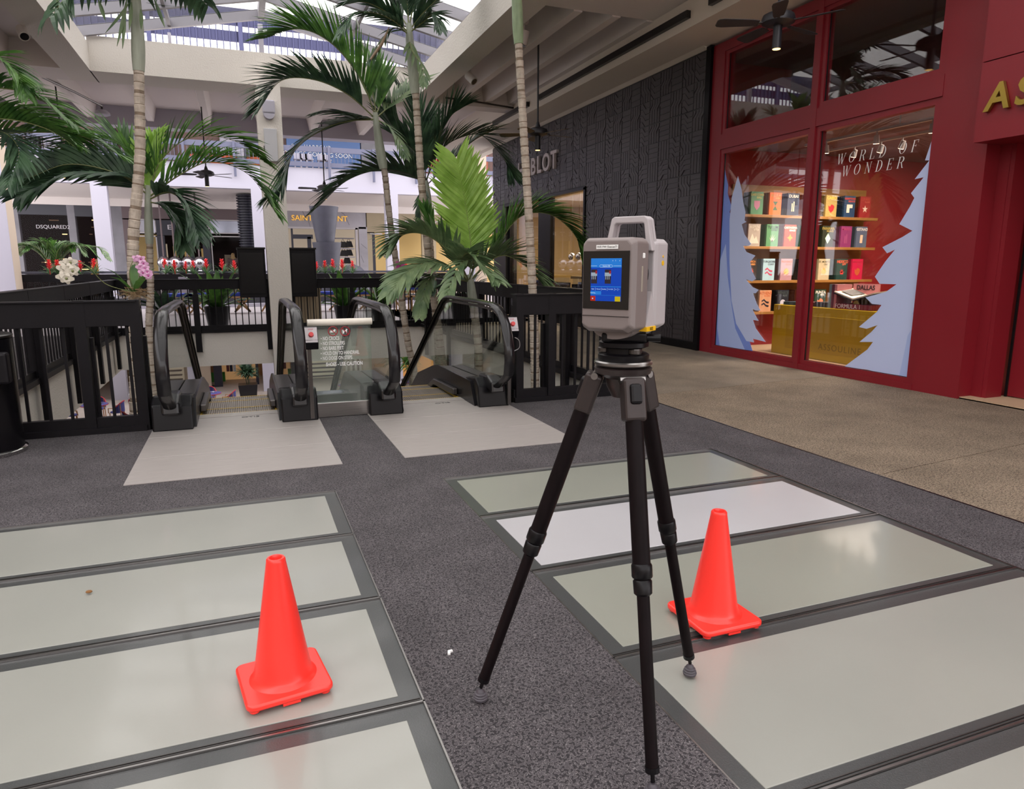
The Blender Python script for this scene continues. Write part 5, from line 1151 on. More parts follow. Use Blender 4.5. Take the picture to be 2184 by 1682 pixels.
# small palm with bright new leaf
Yp = 10.2; T = A3((1022, 830, Yp), (1020, 740, Yp), (1010, 650, Yp)); b0 = V((T[0].x, Yp, LZ)); p5 = pal('young palm with one bright yellow green upright leaf and low olive fronds', tuple(b0))
trunk(p5, [b0, (b0+T[0])/2]+T, .075, .06, .07); shaft(p5, A3((1010, 655, Yp), (1007, 630, Yp), (1004, 605, Yp), (1000, 585, Yp)), .062, M_SHAFT)
F5 = [([(1000, 600), (1005, 540), (995, 450), (975, 345)], 10.3, .70, -2, 0, M_LEAFB, 44, (0, -1, 0), .028), ([(1000, 595), (950, 530), (905, 500), (862, 500), (835, 530)], 9.6, .6, 35, 0, M_LEAFO, 34, None, .026), ([(1000, 600), (960, 570), (915, 560), (870, 580), (832, 622)], 9.2, .55, 0, -20, M_LEAFO, 32, None, .026),
      ([(1002, 600), (1050, 548), (1090, 480), (1128, 455), (1180, 460), (1225, 500), (1242, 545)], 9.6, .62, 38, 10, M_LEAF, 60, None, .024), ([(1002, 600), (1040, 560), (1080, 545), (1130, 575), (1160, 610)], 9.4, .58, 38, 0, M_LEAFO, 34, None, .024),
      ([(1000, 600), (985, 560), (1000, 540), (1040, 580), (1060, 600)], 9.0, .5, 20, 0, M_LEAFO, 24, None, .026), ([(998, 600), (950, 590), (920, 590), (900, 640), (895, 670)], 9.4, .33, 0, 0, M_LEAFO, 18, None, .026), ([(1000, 600), (960, 550), (925, 500), (905, 450)], 10.6, .5, 30, 0, M_LEAF, 26, None, .024),
      ([(1000, 600), (1010, 560), (985, 560), (960, 610), (948, 650)], 9.0, .35, 10, 0, M_LEAFO, 16, None, .026)]
for i, (pp, Y2, L, lf_, ro, m, n, sd, w_) in enumerate(F5):
    P = [atY(x, y, Yp+(Y2-Yp)*k/(len(pp)-1)) for k, (x, y) in enumerate(pp)]
    frond(p5, P, L, n, lf_, ro, m, w=w_, seed=60+i, droop=.1 if i == 0 else .4, side=sd, tip=.62 if i == 0 else .45, start=.28 if i == 0 else .15, fwd=32 if i == 0 else 48)
# right tall trunk
Yp = 8.4; T = A3((1141, 860, Yp), (1139, 700, Yp), (1131, 520, Yp), (1118, 300, Yp), (1108, 130, Yp), (1106, 90, Yp)); b0 = V((T[0].x, Yp, LZ)); p6 = pal('tall straight palm behind the right front railing, crown above the frame', tuple(b0))
trunk(p6, [b0, (b0+T[0])/2]+T, .068, .046, .05); shaft(p6, A3((1106, 94, Yp), (1103, 20, Yp), (1100, -60, Yp), (1099, -130, Yp)), .055, mat('crownshaft_green', rgb(132, 150, 116), .5, noise=(5, .2, (5, 5, 1))))
for i, pp in enumerate(([(1099, -130), (1000, -220), (860, -240), (740, -160)], [(1099, -130), (1180, -240), (1300, -260), (1400, -180)], [(1099, -130), (1120, -260), (1180, -340), (1220, -340)], [(1099, -130), (1040, -280), (960, -340), (900, -340)])):
    frond(p6, [atY(x, y, Yp+(.6*k*(1 if i % 2 else -1))) for k, (x, y) in enumerate(pp)], .55, 34, 20, 0, M_LEAF, w=.022, seed=70+i, droop=.5)
# ---- plants
def blades(parent, c, n, L, w, m, name='leaves', el=(25, 80), droop=.7, seed=0, r0=.02, fold=.3):
    R = random.Random(seed); b = MB(); c = V(c)
    for i in range(n):
        az = R.uniform(0, 2*PI); e = math.radians(R.uniform(*el)); d = V((math.cos(az)*math.cos(e), math.sin(az)*math.cos(e), math.sin(e))); s = V((-math.sin(az), math.cos(az), 0)); p = c+V((math.cos(az), math.sin(az), 0))*r0
        l = L*R.uniform(.75, 1.1); vs = []; prof = (.35, .85, 1, .7, .05); u = s.cross(d)
        for j in range(5):
            ww_ = w*prof[j]/2; vs += [p-s*ww_+V((0, 0, ww_*fold)), p.copy(), p+s*ww_+V((0, 0, ww_*fold))]; d = (d+V((0, 0, -droop*.3*(.3+.35*j)))).normalized(); p = p+d*l/4
        b.add(vs, [f for k in range(4) for f in ((3*k, 3*k+1, 3*k+4, 3*k+3), (3*k+1, 3*k+2, 3*k+5, 3*k+4))])
    return b.build(name, m, parent, kind='stuff')
M_BRO = mat('bromeliad_red', rgb(222, 52, 58), .5); M_BLEAF = leafmat('bromeliad_leaf', rgb(66, 106, 60), rgb(130, 160, 120))
def bromeliad(label, c, grp):
    t = thing('bromeliad', label, 'plant', c, grp); c = V(c)
    blades(t, c, 20, .42, .04, M_BLEAF, seed=5, el=(30, 75), droop=.9)
    MB().cyl(c, c+V((0, 0, .22)), .012).build('stem', M_BRO, t)
    b = MB(); R = random.Random(2)
    for k in range(34):
        a = k*2.4; z = .16+.009*k; r = .15*(1-.5*k/34); d = V((math.cos(a), math.sin(a), .7)).normalized(); p = c+V((0, 0, z)); s = V((-math.sin(a), math.cos(a), 0))
        b.add([p-s*.016, p+s*.016, p+d*r*.6+s*.024, p+d*r*1.1, p+d*r*.6-s*.024], [(0, 1, 2, 3, 4)])
    b.build('flower_spike', M_BRO, t)
    return t
# planter railing on the far edge of the walkway (Y = 27)
YB = 27.0; xl, xr = -7.2, 8.2
pr = thing('planter_railing', 'long black planter box of red bromeliads along the far edge of the walkway', 'planter', (.5, YB, 0))
for i in range(8):
    a = xl+(xr-xl)/8*i; MB().box(a+.01, a+(xr-xl)/8-.01, YB-.02, YB+.3, .86, 1.10).build('planter_box', M_BLACK, pr, bevel=.01)
MB().box(xl, xr, YB+.3, YB+.36, 1.12, 1.2).build('rail', mat('grey_rail', rgb(90, 90, 104), .5), pr)
MB().box(xl, xr, YB+.1, YB+.16, .04, .12).build('bottom_rail', M_BLACK, pr)
MB().box(xl, xr, YB+.0, YB+.3, -.68, -.0).build('slab_edge', M_PAINTWHITE, pr)
k = xl
while k < xr: MB().box(k, k+.025, YB+.1, YB+.125, .1, .88).build('bar', M_BLACK, pr); k += .21
MB().box(xl, xr, YB-.4, YB-.02, 0, .3).build('kerb', mat('bench_dark', rgb(52, 52, 60), .5), pr)
bx = [atY(x, 575, YB).x for x in (104, 128, 170, 200, 352, 372, 396, 412, 440, 474, 500, 676, 694, 711, 731, 753, 868, 110, 140)]
bp = None; BL = ['first from the left', 'second from the left', 'third from the left', 'fourth from the left', 'left of the mirrored balls', 'below the leftmost mirrored ball', 'between the first and second mirrored balls', 'below the third mirrored ball', 'right of the mirrored balls', 'under the right window of the taupe shop', 'beside the left black cabinet', 'first right of the central column', 'second right of the central column', 'third right of the central column', 'fourth right of the central column', 'fifth right of the central column', 'behind the leaning palm', 'behind the first on the left', 'behind the second on the left']
for i, x in enumerate(bx):
    if i >= 17: x += .12
    c = (x, YB+.12+(.1 if i >= 17 else 0), 1.1)
    if bp is None: bp = bromeliad('red bromeliad in the long planter box, first from the left', c, 'bromeliads in the planter box')
    else: copy_tree(bp, loc=c, rz=i*1.3, scale=1+.1*math.sin(i*5), label='red bromeliad in the long planter box, '+BL[i])
# potted plants on the walkway
M_POT = mat('pot_black', rgb(26, 25, 30), .35)
def potted(label, c, r, h, n, L, w, m, seed, el=(30, 85), cat='potted plant', square=False, stem=0, name='potted_plant', grp=None):
    t = thing(name, label, cat, c, grp); c = V(c)
    if square:
        MB().prism([(c.x-r*.8, c.z), (c.x+r*.8, c.z), (c.x+r, c.z+h), (c.x-r, c.z+h)], 'y', c.y-r, c.y+r).build('pot', M_POT, t, bevel=.01)
    else: MB().lathe(c, [(r*.72, 0), (r*.95, h*.8), (r, h), (r*.9, h), (r*.88, h-.04), (.01, h-.04)], 24).build('pot', M_POT, t, smooth=True)
    if stem:
        for k in range(5):
            a = k*1.3; MB().cyl(c+V((.05*math.cos(a), .05*math.sin(a), h-.05)), c+V((.12*math.cos(a), .12*math.sin(a), h+stem*(.7+.1*k))), .012).build('stem', M_RIBD, t)
            blades(t, c+V((.12*math.cos(a), .12*math.sin(a), h+stem*(.7+.1*k))), n//5, L, w, m, seed=seed+k, el=(-10, 80))
    else: blades(t, c+V((0, 0, h-.03)), n, L, w, m, seed=seed, el=el, r0=r*.3)
    return t
a = atY(466, 700, 16.9); potted('leafy potted plant in a black pot on the walkway, left of the central column', (a.x, 16.95, 0), .28, .5, 30, .95, .17, M_LEAF, 3, (15, 80))
a = atY(735, 660, 17.3); potted('leafy potted plant in a black pot on the walkway, right of the central column', (a.x, 17.3, 0), .26, .45, 30, .9, .18, M_LEAF, 4, (10, 80))
a = atY(815, 660, 17.3); potted('second leafy potted plant right of the central column', (a.x, 17.4, 0), .26, .45, 26, .8, .17, M_LEAF, 6, (15, 80))
a = atY(990, 660, 17.0); potted('large black pot with strap leaves behind the right escalator', (a.x, 17.0, 0), .38, .7, 18, .8, .12, M_LEAFD, 8, (40, 85))
a = atY(350, 650, 17.2); potted('potted plant with broad leaves behind the railing near the slender palm', (a.x, 17.2, 0), .25, .42, 24, .85, .16, M_LEAFD, 9, (30, 85))
# orchids tied to the trunk of the left palm
oc = thing('orchid', 'orchid with dark strap leaves and pink flowers tied to the tall left trunk', 'orchid', tuple(atY(286, 625, 8.0)))
c = atY(286, 622, 8.05); blades(oc, c, 9, .34, .085, M_LEAF, seed=3, el=(10, 80), droop=.8)
rt = MB(); R = random.Random(4)
for k in range(46):
    a = R.uniform(0, 2*PI); p = c+V((.06*math.cos(a), .06*math.sin(a), R.uniform(-.02, .04))); rt.tube([p, p+V((R.uniform(-.08, .08), R.uniform(-.05, .05), R.uniform(-.05, .03))), p+V((R.uniform(-.14, .14), R.uniform(-.06, .06), R.uniform(-.08, 0)))], .003, 4)
rt.build('roots', mat('root_brown', rgb(140, 116, 84), .8), oc, kind='stuff')
st = catmull([c, atY(276, 585, 7.95), atY(285, 555, 7.9), atY(300, 560, 7.9), atY(312, 590, 7.9)], 20); MB().tube(st, .004, 5).build('flower_stem', M_RIB, oc)
M_ORP = mat('orchid_pink', rgb(206, 156, 190), .5); M_ORW = mat('orchid_white', rgb(200, 192, 176), .5); M_ORM = mat('orchid_magenta', rgb(170, 50, 130), .5)
def flower(parent, c, r, m, nm='flower', seed=0):
    b = MB(); R = random.Random(seed); fw = V((.1, -1, .1)).normalized(); u = V((1, .1, 0)); v = V((0, 0, 1)); a0 = R.uniform(-.4, .4)
    for k in range(5):
        a = a0+2*PI*k/5; rr = r*(1.05 if k in (1, 4) else .9); d = u*math.sin(a)+v*math.cos(a); s = u*math.cos(a)-v*math.sin(a)
        b.add([c, c+d*rr*.5+s*rr*.42+fw*.01, c+d*rr+s*rr*.18, c+d*rr-s*rr*.18, c+d*rr*.5-s*rr*.42+fw*.01], [(0, 1, 2, 3, 4)])
    o = b.build(nm, m, parent); MB().sph(c+fw*.01, r*.2, 7).build('flower_centre', M_ORM if m == M_ORP else M_RIB, parent)
for i, (px, py) in enumerate(((292, 552), (300, 553), (306, 562), (300, 570), (309, 573), (305, 582), (314, 580), (316, 588))): flower(oc, atY(px, py, 7.88-.01*i), .045, M_ORP, seed=i)
ow = thing('orchid', 'white orchid spray arching left over the railing from the tall left trunk', 'orchid', tuple(atY(240, 610, 8.0)))
MB().tube(catmull([atY(278, 622, 8.0), atY(225, 605, 7.9), atY(190, 570, 7.8), atY(160, 560, 7.8), atY(135, 590, 7.8)], 20), .004, 5).build('flower_stem', M_RIB, ow)
for i, (px, py) in enumerate(((142, 563), (150, 560), (136, 573), (148, 573), (155, 578), (135, 590), (142, 594))): flower(ow, atY(px, py, 7.75-.012*i), .06, M_ORW, seed=i+9)
o3 = thing('orchid', 'small magenta orchid tied to the trunk of the young palm', 'orchid', tuple(atY(925, 590, 10)))
MB().tube(catmull([atY(930, 620, 11.2), atY(890, 600, 10.9), atY(862, 575, 10.8)], 10), .004, 5).build('flower_stem', M_RIB, o3)
for i, (px, py) in enumerate(((852, 578), (858, 585), (853, 565), (862, 572), (943, 490), (938, 497))): flower(o3, atY(px, py, 10.8), .075, M_ORM, seed=i)
blades(o3, atY(925, 615, 11.2), 14, .32, .09, M_LEAFD, seed=8, el=(-20, 60))
o4 = thing('orchid', 'white orchid hanging beside the leaning middle palm', 'orchid', tuple(atY(826, 530, 12.2)))
for i, (px, py) in enumerate(((828, 520), (824, 530), (830, 537), (822, 543))): flower(o4, atY(px, py, 12.2), .06, M_ORW, seed=i)
# ================================================================== FAR SIDE OF THE MALL
def XY(px, Y, py=520): return atY(px, py, Y).x
def ZY(py, Y, px=400): return atY(px, py, Y).z
def fbox(x0, x1, yt, yb, Y, t=.1, pxz=None):
    pm = pxz if pxz is not None else (x0+x1)/2
    return MB().box(XY(x0, Y), XY(x1, Y), Y, Y+t, atY(pm, yb, Y).z, atY(pm, yt, Y).z)
M_STONE = mat('grey_stone', rgb(120, 118, 124), .6, noise=(1.2, .2)); M_TAUPE = mat('taupe_wall', rgb(98, 84, 86), .7); M_MARB = mat('grey_marble', rgb(150, 146, 152), .4, noise=(.8, .22))
M_DARKIN = mat('dark_interior', rgb(34, 25, 25), .8, spec=.1); M_SHOPG = glass('far_shop_glass', (.80, .80, .84), .08)
M_AMB = mat('amber_glow_wall', rgb(206, 174, 112), .6, emit=.10); M_CREAML = mat('cream_glow_wall', rgb(205, 190, 168), .6, emit=.15); M_GOLDW = mat('champagne_wall', rgb(148, 134, 108), .5, noise=(1, .08))  # amber and cream walls glow faintly in place of interior lamps
M_NAVY = mat('navy_black_frame', rgb(34, 34, 46), .4); M_DOTS = mat('small_warm_lamp', rgb(255, 210, 140), .5, emit=1.2)
FY, SY = 33.0, 36.0
def sheet(x0, x1, y, z0, z1): return MB().add([(x0, y, z0), (x1, y, z0), (x1, y, z1), (x0, y, z1)], [(0, 1, 2, 3)])
struct('floor', box(-16, 16, 31.8, 45, -.68, 0), M_WALKFLOOR, org=(0, 36, 0))
struct('wall_fascia', box(-18, 16, FY, FY+.4, 4.75, 5.62), M_PAINTWHITE); struct('wall_fascia', box(-18, 16, FY-.1, FY+.3, 4.62, 4.75), M_PAINTWHITE)
struct('ceiling', box(-18, 16, FY+.3, 45, 4.66, 4.8), M_CEIL, org=(0, 36, 4.3)); struct('floor', box(-18, 16, FY+.3, 45, 5.3, 5.6), M_WALKFLOOR, org=(0, 36, 5.6))
struct('wall_header', box(-18, 16, SY-.05, SY+.1, 3.97, 4.3), M_CEIL)
struct('ceiling', MB().prism([(FY+.3, 4.70), (SY+.1, 4.28), (SY+.1, 4.34), (FY+.3, 4.76)], 'x', -18, 16), M_CEIL, org=(0, 34, 4.5))
for i, x in enumerate((-5.4, .62, 6.4)):
    m = MB().box(x, x+.58, FY-.12, FY+.3, -4.2, 4.62)
    struct('wall_column', m, M_PAINTWHITE)
# near columns standing at the far edge of the walkway, beige with one white side
for x0, x1, s in ((-8.2, -6.62, 1), (8.05, 9.0, -1)):
    c = struct('wall_column', box(x0, x1, 26.2, 26.95, 0 if s > 0 else -.6, 8), M_BEIGE)
    xa_ = x1-.46 if s > 0 else x0; box(xa_, xa_+.46, 26.15, 26.2, 0, 8).build('white_face', M_PAINTWHITE, c)
# back wall of everything
struct('wall_far', box(-18, 16, 44, 44.2, -4.4, 8.1), M_DARKIN)
# ---- shop 1 (left, dark with concrete piers)
s1 = thing('shopfront', 'dark glazed far shopfront with concrete piers at the left, white name on the glass', 'shopfront', (-8, SY, 0))
fbox(37, 46, 430, 600, SY, .3).build('speckled_pier', M_STONE, s1); fbox(150, 166, 432, 600, SY, .3).build('concrete_pier', M_STONE, s1); fbox(228, 266, 440, 600, SY, .3).build('concrete_pier', M_STONE, s1)
fbox(46, 150, 430, 458, SY, .1).build('header', M_NAVY, s1); fbox(166, 228, 435, 462, SY, .1).build('header', M_NAVY, s1)
sheet(XY(46, SY), XY(150, SY), SY+.15, .5, 3.6).build('glass', M_SHOPG, s1); sheet(XY(166, SY), XY(228, SY), SY+.15, .5, 3.6).build('glass', M_SHOPG, s1)
fbox(-40, 270, 425, 605, SY+4, .1).build('back_wall', M_DARKIN, s1); fbox(30, 260, 590, 600, SY+.1, 4).build('shop_floor', M_DARKIN, s1)
for i in range(26):
    R_ = random.Random(i); px = R_.uniform(75, 200); py = R_.choice([470, 485, 500, 545, 553, 560, 575]); p = atY(px, py, SY+R_.uniform(.5, 3))
    MB().box(p.x, p.x+R_.uniform(.06, .7), p.y, p.y+.1, p.z, p.z+.035).build('shelf_lamp', M_DOTS if i % 3 == 0 else mat('bronze_shelf_glow', rgb(120, 84, 50), .4, emit=.1), s1)  # bronze shelves carry a faint glow standing in for lamplight
p = atY(113, 484, SY-.02); text('DSQUARED2', s1, p, .22, mat('sign_pale', rgb(190, 185, 190), .5), name='sign_letters', ext=.01)
# ---- shop 2 (taupe)
s2 = thing('shopfront', 'taupe far shopfront with black portal and two tall display windows', 'shopfront', (-2.3, SY, 0))
fbox(266, 553, 440, 468, SY, .2).build('header', M_TAUPE, s2); fbox(266, 280, 468, 600, SY, .2).build('pier', M_TAUPE, s2)
fbox(517, 553, 468, 600, SY, .2).build('pier', M_TAUPE, s2)
fbox(336, 446, 470, 502, SY-.1, .3).build('portal_header', M_NAVY, s2); fbox(336, 352, 502, 600, SY-.1, .3).build('portal_jamb', M_NAVY, s2); fbox(432, 448, 502, 600, SY-.1, .3).build('portal_jamb', M_NAVY, s2); fbox(405, 412, 502, 600, SY-.05, .1).build('door_stile', M_NAVY, s2)
for a, b, t_, z_ in ((280, 336, 466, 497), (450, 516, 468, 498)):
    f = MB(); x0, x1 = XY(a, SY), XY(b, SY); z0, z1 = atY(a, z_, SY).z, atY(a, t_, SY).z
    for q in ((x0, x1, z1-.05, z1), (x0, x1, z0, z0+.05), (x0, x0+.05, z0, z1), (x1-.05, x1, z0, z1)): f.box(q[0], q[1], SY-.04, SY+.02, q[2], q[3])
    f.build('transom_frame', M_LABEL, s2); MB().box(x0, x1, SY+.05, SY+.08, z0, z1).build('transom', mat('transom_reflection', rgb(150, 152, 166), .1, .6), s2)
    f = MB(); z1 = z0-.1
    for q in ((x0, x0+.05, 0, z1), (x1-.05, x1, 0, z1), (x0, x1, z1-.05, z1)): f.box(q[0], q[1], SY-.04, SY+.02, q[2], q[3])
    f.build('window_frame', M_LABEL, s2); sheet(x0, x1, SY+.06, 0, z1).build('pane', M_SHOPG, s2)
fbox(270, 336, 500, 600, SY+1.5, .1).build('lit_back_wall', M_AMB, s2); fbox(344, 440, 500, 600, SY+3, .1).build('back_wall', M_DARKIN, s2)
for a, b, c_, d_ in ((368, 378, 525, 560), (392, 408, 528, 560), (428, 442, 530, 562), (352, 356, 520, 565)): fbox(a, b, c_, d_, SY+2.8, .1).build('lit_niche', M_AMB if a != 352 else M_CREAML, s2)
fbox(446, 520, 490, 605, SY+2, .1).build('window_backdrop', M_DARKIN, s2); fbox(477, 492, 543, 575, SY+1.2, .04).build('picture_frame', M_GOLDW, s2)
p = atY(402, 485.5, SY-.12)
for i, ch in enumerate('ETRO'): text(ch, s2, (p.x-.78+.5*i, p.y, p.z), .3, mat('sign_pale', rgb(190, 185, 190), .5), name='sign_letter', ext=.01, sx=1.6)
rb = thing('ribbed_column', 'black ribbed round column between the taupe shop and the marble shop', 'column', (XY(532, 34.5), 34.5, 0))
pr_ = []
for i in range(22): z = 2.0+.115*i; pr_ += [(.36, z), (.44, z+.03), (.44, z+.07), (.36, z+.1)]
MB().lathe((XY(532, 34.5), 34.5, 0), [(.4, 0), (.4, 2)]+pr_, 24).build('ribbed_shaft', M_NAVY, rb)
# ---- shop 3 marble
s3 = thing('shopfront', 'grey marble far shopfront with gold name and cream lit interior', 'shopfront', (4, SY, 0))
fbox(555, 782, 448, 486, SY, .2).build('marble_header', M_MARB, s3); fbox(766, 784, 484, 600, SY, .2).build('marble_pier', M_MARB, s3)
fbox(555, 608, 484, 600, SY, .2).build('marble_pier', M_MARB, s3); fbox(608, 764, 484, 488, SY-.05, .2).build('lintel', M_LABEL, s3); fbox(759, 764, 486, 600, SY-.05, .2).build('jamb', M_LABEL, s3)
fbox(622, 626, 486, 600, SY, .1).build('door_stile', M_NAVY, s3); fbox(626, 668, 500, 509, SY, .1).build('door_header', M_NAVY, s3); fbox(656, 664, 505, 600, SY, .1).build('door_stile', M_NAVY, s3)
fbox(600, 775, 484, 603, SY+3, .1).build('back_wall', M_CREAML, s3)
mv = MB()
for a, b, c_, d_ in ((645, 655, 450, 470), (655, 662, 462, 484), (735, 745, 458, 480), (725, 735, 450, 458), (770, 782, 520, 530), (770, 776, 545, 560)):
    p, q = atY(a, c_, SY-.003), atY(b, d_, SY-.003); mv.bar(p, q, .02, .006, up=(0, 1, 0))
mv.build('marble_veins', mat('vein', rgb(96, 92, 98), .5), s3, kind='stuff')
for k, (yt) in enumerate((507, 529, 547, 563)):
    o = fbox(716, 756, yt, yt+2, SY+1.2, .5).build('shelf', M_PAINTWHITE, s3)
p = atY(641, 465, SY-.03)
text('SAINT LAURENT', s3, (p.x+.9, p.y, p.z), .36, mat('sign_gold', rgb(236, 180, 70), .4, .3, emit=.25), name='sign_letters', ext=.02)
for i, (px, py) in enumerate(((732, 528), (744, 527), (744, 545), (733, 546), (740, 562))):
    p = atY(px, py, SY+1.45); t = thing('handbag', 'dark handbag on the lit shelves, %s' % ('upper left', 'upper right', 'middle right', 'small brown one in the middle', 'lowest')[i], 'handbag', tuple(p), 'handbags on the far shop shelves')
    MB().prism([(p.x-.22, p.z), (p.x+.22, p.z), (p.x+.13, p.z+.3), (p.x-.1, p.z+.3)], 'y', p.y-.08, p.y+.08).build('body', M_CHARD, t); MB().tube([(p.x-.08, p.y, p.z+.28), (p.x, p.y, p.z+.46), (p.x+.08, p.y, p.z+.28)], .015, 5).build('handle', M_CHARD, t)
# ---- shop 4 champagne
s4 = thing('shopfront', 'champagne coloured far shopfront with amber lit openings right of the marble one', 'shopfront', (9, SY, 0))
fbox(784, 1075, 450, 497, SY, .2).build('header', M_GOLDW, s4); fbox(784, 794, 497, 600, SY, .2).build('pier', M_GOLDW, s4); fbox(794, 800, 497, 600, SY, .1).build('door_frame', M_NAVY, s4)
fbox(800, 1075, 495, 603, SY+2, .1).build('lit_back_wall', M_AMB, s4); fbox(900, 930, 497, 600, SY, .2).build('pier', M_GOLDW, s4); fbox(985, 1000, 497, 600, SY, .2).build('pier', M_GOLDW, s4)
fbox(790, 816, 497, 500, SY-.05, .2).build('lintel', M_LABEL, s4)
p = atY(858, 477, SY-.03)
text('REINA ROSSI', s4, (p.x+1.3, p.y, p.z), .42, mat('sign_pale', rgb(190, 185, 190), .5), name='sign_letters', ext=.01)
# ---- mannequins and people
def figure(name, label, cat, c, h, skin, top, bottom, hair=None, rz=0, pose='stand', group=None, shoes=None):
    """continuous skinned body h tall, plus clothing and hair; faces -y before rz"""
    t = thing(name, label, cat, c, group); k = h/1.75; c0 = V(c); rot = Matrix.Rotation(rz, 3, 'Z')
    if pose == 'sit':
        hip = .47; J = {'pel': (0, .02, hip), 'sp': (0, .04, hip+.22), 'ch': (0, .03, hip+.42), 'ne': (0, .01, hip+.56), 'hd': (0, -.02, hip+.67), 'ht': (0, -.01, hip+.76)}
        L = lambda s: {'hp': (.09*s, 0, hip), 'kn': (.12*s, -.42, hip-.02), 'an': (.12*s, -.42, .09), 'to': (.13*s, -.56, .04), 'sh': (.18*s, .03, hip+.47), 'el': (.24*s, -.08, hip+.22), 'wr': (.16*s, -.30, hip+.25), 'ha': (.14*s, -.38, hip+.25)}
    else:
        hip = .92; J = {'pel': (0, 0, hip), 'sp': (0, .0, hip+.2), 'ch': (0, 0, hip+.42), 'ne': (0, 0, hip+.56), 'hd': (0, -.02, hip+.68), 'ht': (0, -.01, hip+.77)}
        L = lambda s: {'hp': (.09*s, 0, hip-.02), 'kn': (.11*s, -.02, .5), 'an': (.12*s, .02, .09), 'to': (.13*s, -.12, .04), 'sh': (.19*s, 0, hip+.48), 'el': (.26*s, .02, hip+.2), 'wr': (.27*s, -.06, hip-.04), 'ha': (.27*s, -.08, hip-.14)}
    RD = {'pel': .13, 'sp': .115, 'ch': .135, 'ne': .055, 'hd': .085, 'ht': .07, 'hp': .095, 'kn': .06, 'an': .04, 'to': .04, 'sh': .062, 'el': .044, 'wr': .03, 'ha': .035}
    def skinmesh(nm, verts, edges, rads, m, root=0, sub=2):
        me = bpy.data.meshes.new(nm); me.from_pydata([tuple((rot @ (V(v)*k))+c0-ORI[t]) for v in verts], edges, []); me.materials.append(m)
        o = bpy.data.objects.new(nm, me); link(o); o.parent = t; ORI[o] = ORI[t]
        bm = bmesh.new(); bm.from_mesh(me); ly = bm.verts.layers.skin.verify()
        for i, v in enumerate(bm.verts): v[ly].radius = (rads[i]*k, rads[i]*k); v[ly].use_root = (i == root)
        bm.to_mesh(me); bm.free(); sm = o.modifiers.new('skin', 'SKIN'); sm.use_smooth_shade = True; su = o.modifiers.new('sub', 'SUBSURF'); su.levels = sub; su.render_levels = sub
        return o
    names_ = list(J); vs = [J[n] for n in names_]; rd = [RD[n] for n in names_]; ed = [(i, i+1) for i in range(5)]
    for s in (-1, 1):
        l = L(s); b = len(vs); ln = ['hp', 'kn', 'an', 'to', 'sh', 'el', 'wr', 'ha']; vs += [l[n] for n in ln]; rd += [RD[n] for n in ln]
        ed += [(0, b), (b, b+1), (b+1, b+2), (b+2, b+3), (2, b+4), (b+4, b+5), (b+5, b+6), (b+6, b+7)]
    skinmesh('body', vs, ed, rd, skin)
    vs = [J['pel'], J['sp'], J['ch'], (J['ne'][0], J['ne'][1], J['ne'][2]-.06)]; rd = [.145, .135, .155, .075]; ed = [(0, 1), (1, 2), (2, 3)]
    for s in (-1, 1): l = L(s); b = len(vs); vs += [l['sh'], l['el'], tuple(V(l['el']).lerp(V(l['wr']), .8))]; rd += [.08, .06, .045]; ed += [(2, b), (b, b+1), (b+1, b+2)]
    skinmesh('shirt', vs, ed, rd, top)
    vs = [J['pel']]; rd = [.14]; ed = []
    for s in (-1, 1): l = L(s); b = len(vs); vs += [l['hp'], l['kn'], tuple(V(l['an'])+V((0, 0, .02)))]; rd += [.105, .075, .06]; ed += [(0, b), (b, b+1), (b+1, b+2)]
    skinmesh('trousers', vs, ed, rd, bottom)
    if hair:
        hd = V(J['hd']); b = MB(); b.sph(hd+V((0, .02, .05)), .1, 14, 1, 1.08, 1); b.v = [tuple((rot @ (V(v)*k))+c0) for v in b.v]; b.build('hair', hair, t, smooth=True)
    b = MB(); hd = V(J['hd'])
    for s in (-1, 1): b.sph(hd+V((.032*s, -.083, .03)), .011, 6)
    b.prism([(-.012, hd.z-.01), (.012, hd.z-.01), (0, hd.z+.03)], 'y', hd.y-.10, hd.y-.07)
    b.v = [tuple((rot @ (V(v)*k))+c0) for v in b.v]; b.build('face_features', M_CHARD if not hair else mat('brown_features', rgb(110, 74, 60), .6), t)
    return t
M_MANN = mat('mannequin_gold', rgb(206, 170, 110), .4); M_SUIT = mat('grey_suit', rgb(116, 100, 92), .7); M_SKIN = mat('skin', rgb(190, 140, 112), .6); M_HAIR = mat('dark_hair', rgb(38, 28, 24), .6); M_SHW = mat('white_shirt', rgb(220, 220, 226), .7); M_NAVC = mat('navy_cloth', rgb(40, 44, 66), .8)
x = XY(495, SY+.9); figure('mannequin', 'mannequin in a grey suit in the right window of the taupe shop', 'mannequin', (x, SY+.8, .2), 1.85, M_MANN, M_SUIT, M_SUIT)
x = XY(417, SY+1.2); figure('mannequin', 'mannequin with a bald gold head behind the doors of the taupe shop', 'mannequin', (x, SY+1.2, .05), 1.8, M_MANN, M_NAVC, M_NAVC)
x = XY(204, SY+1.0); figure('mannequin', 'mannequin in yellow beside the leftmost white far column', 'mannequin', (x, SY+1.0, 0), 1.75, M_MANN, mat('yellow_cloth', rgb(226, 180, 60), .7), M_NAVC)
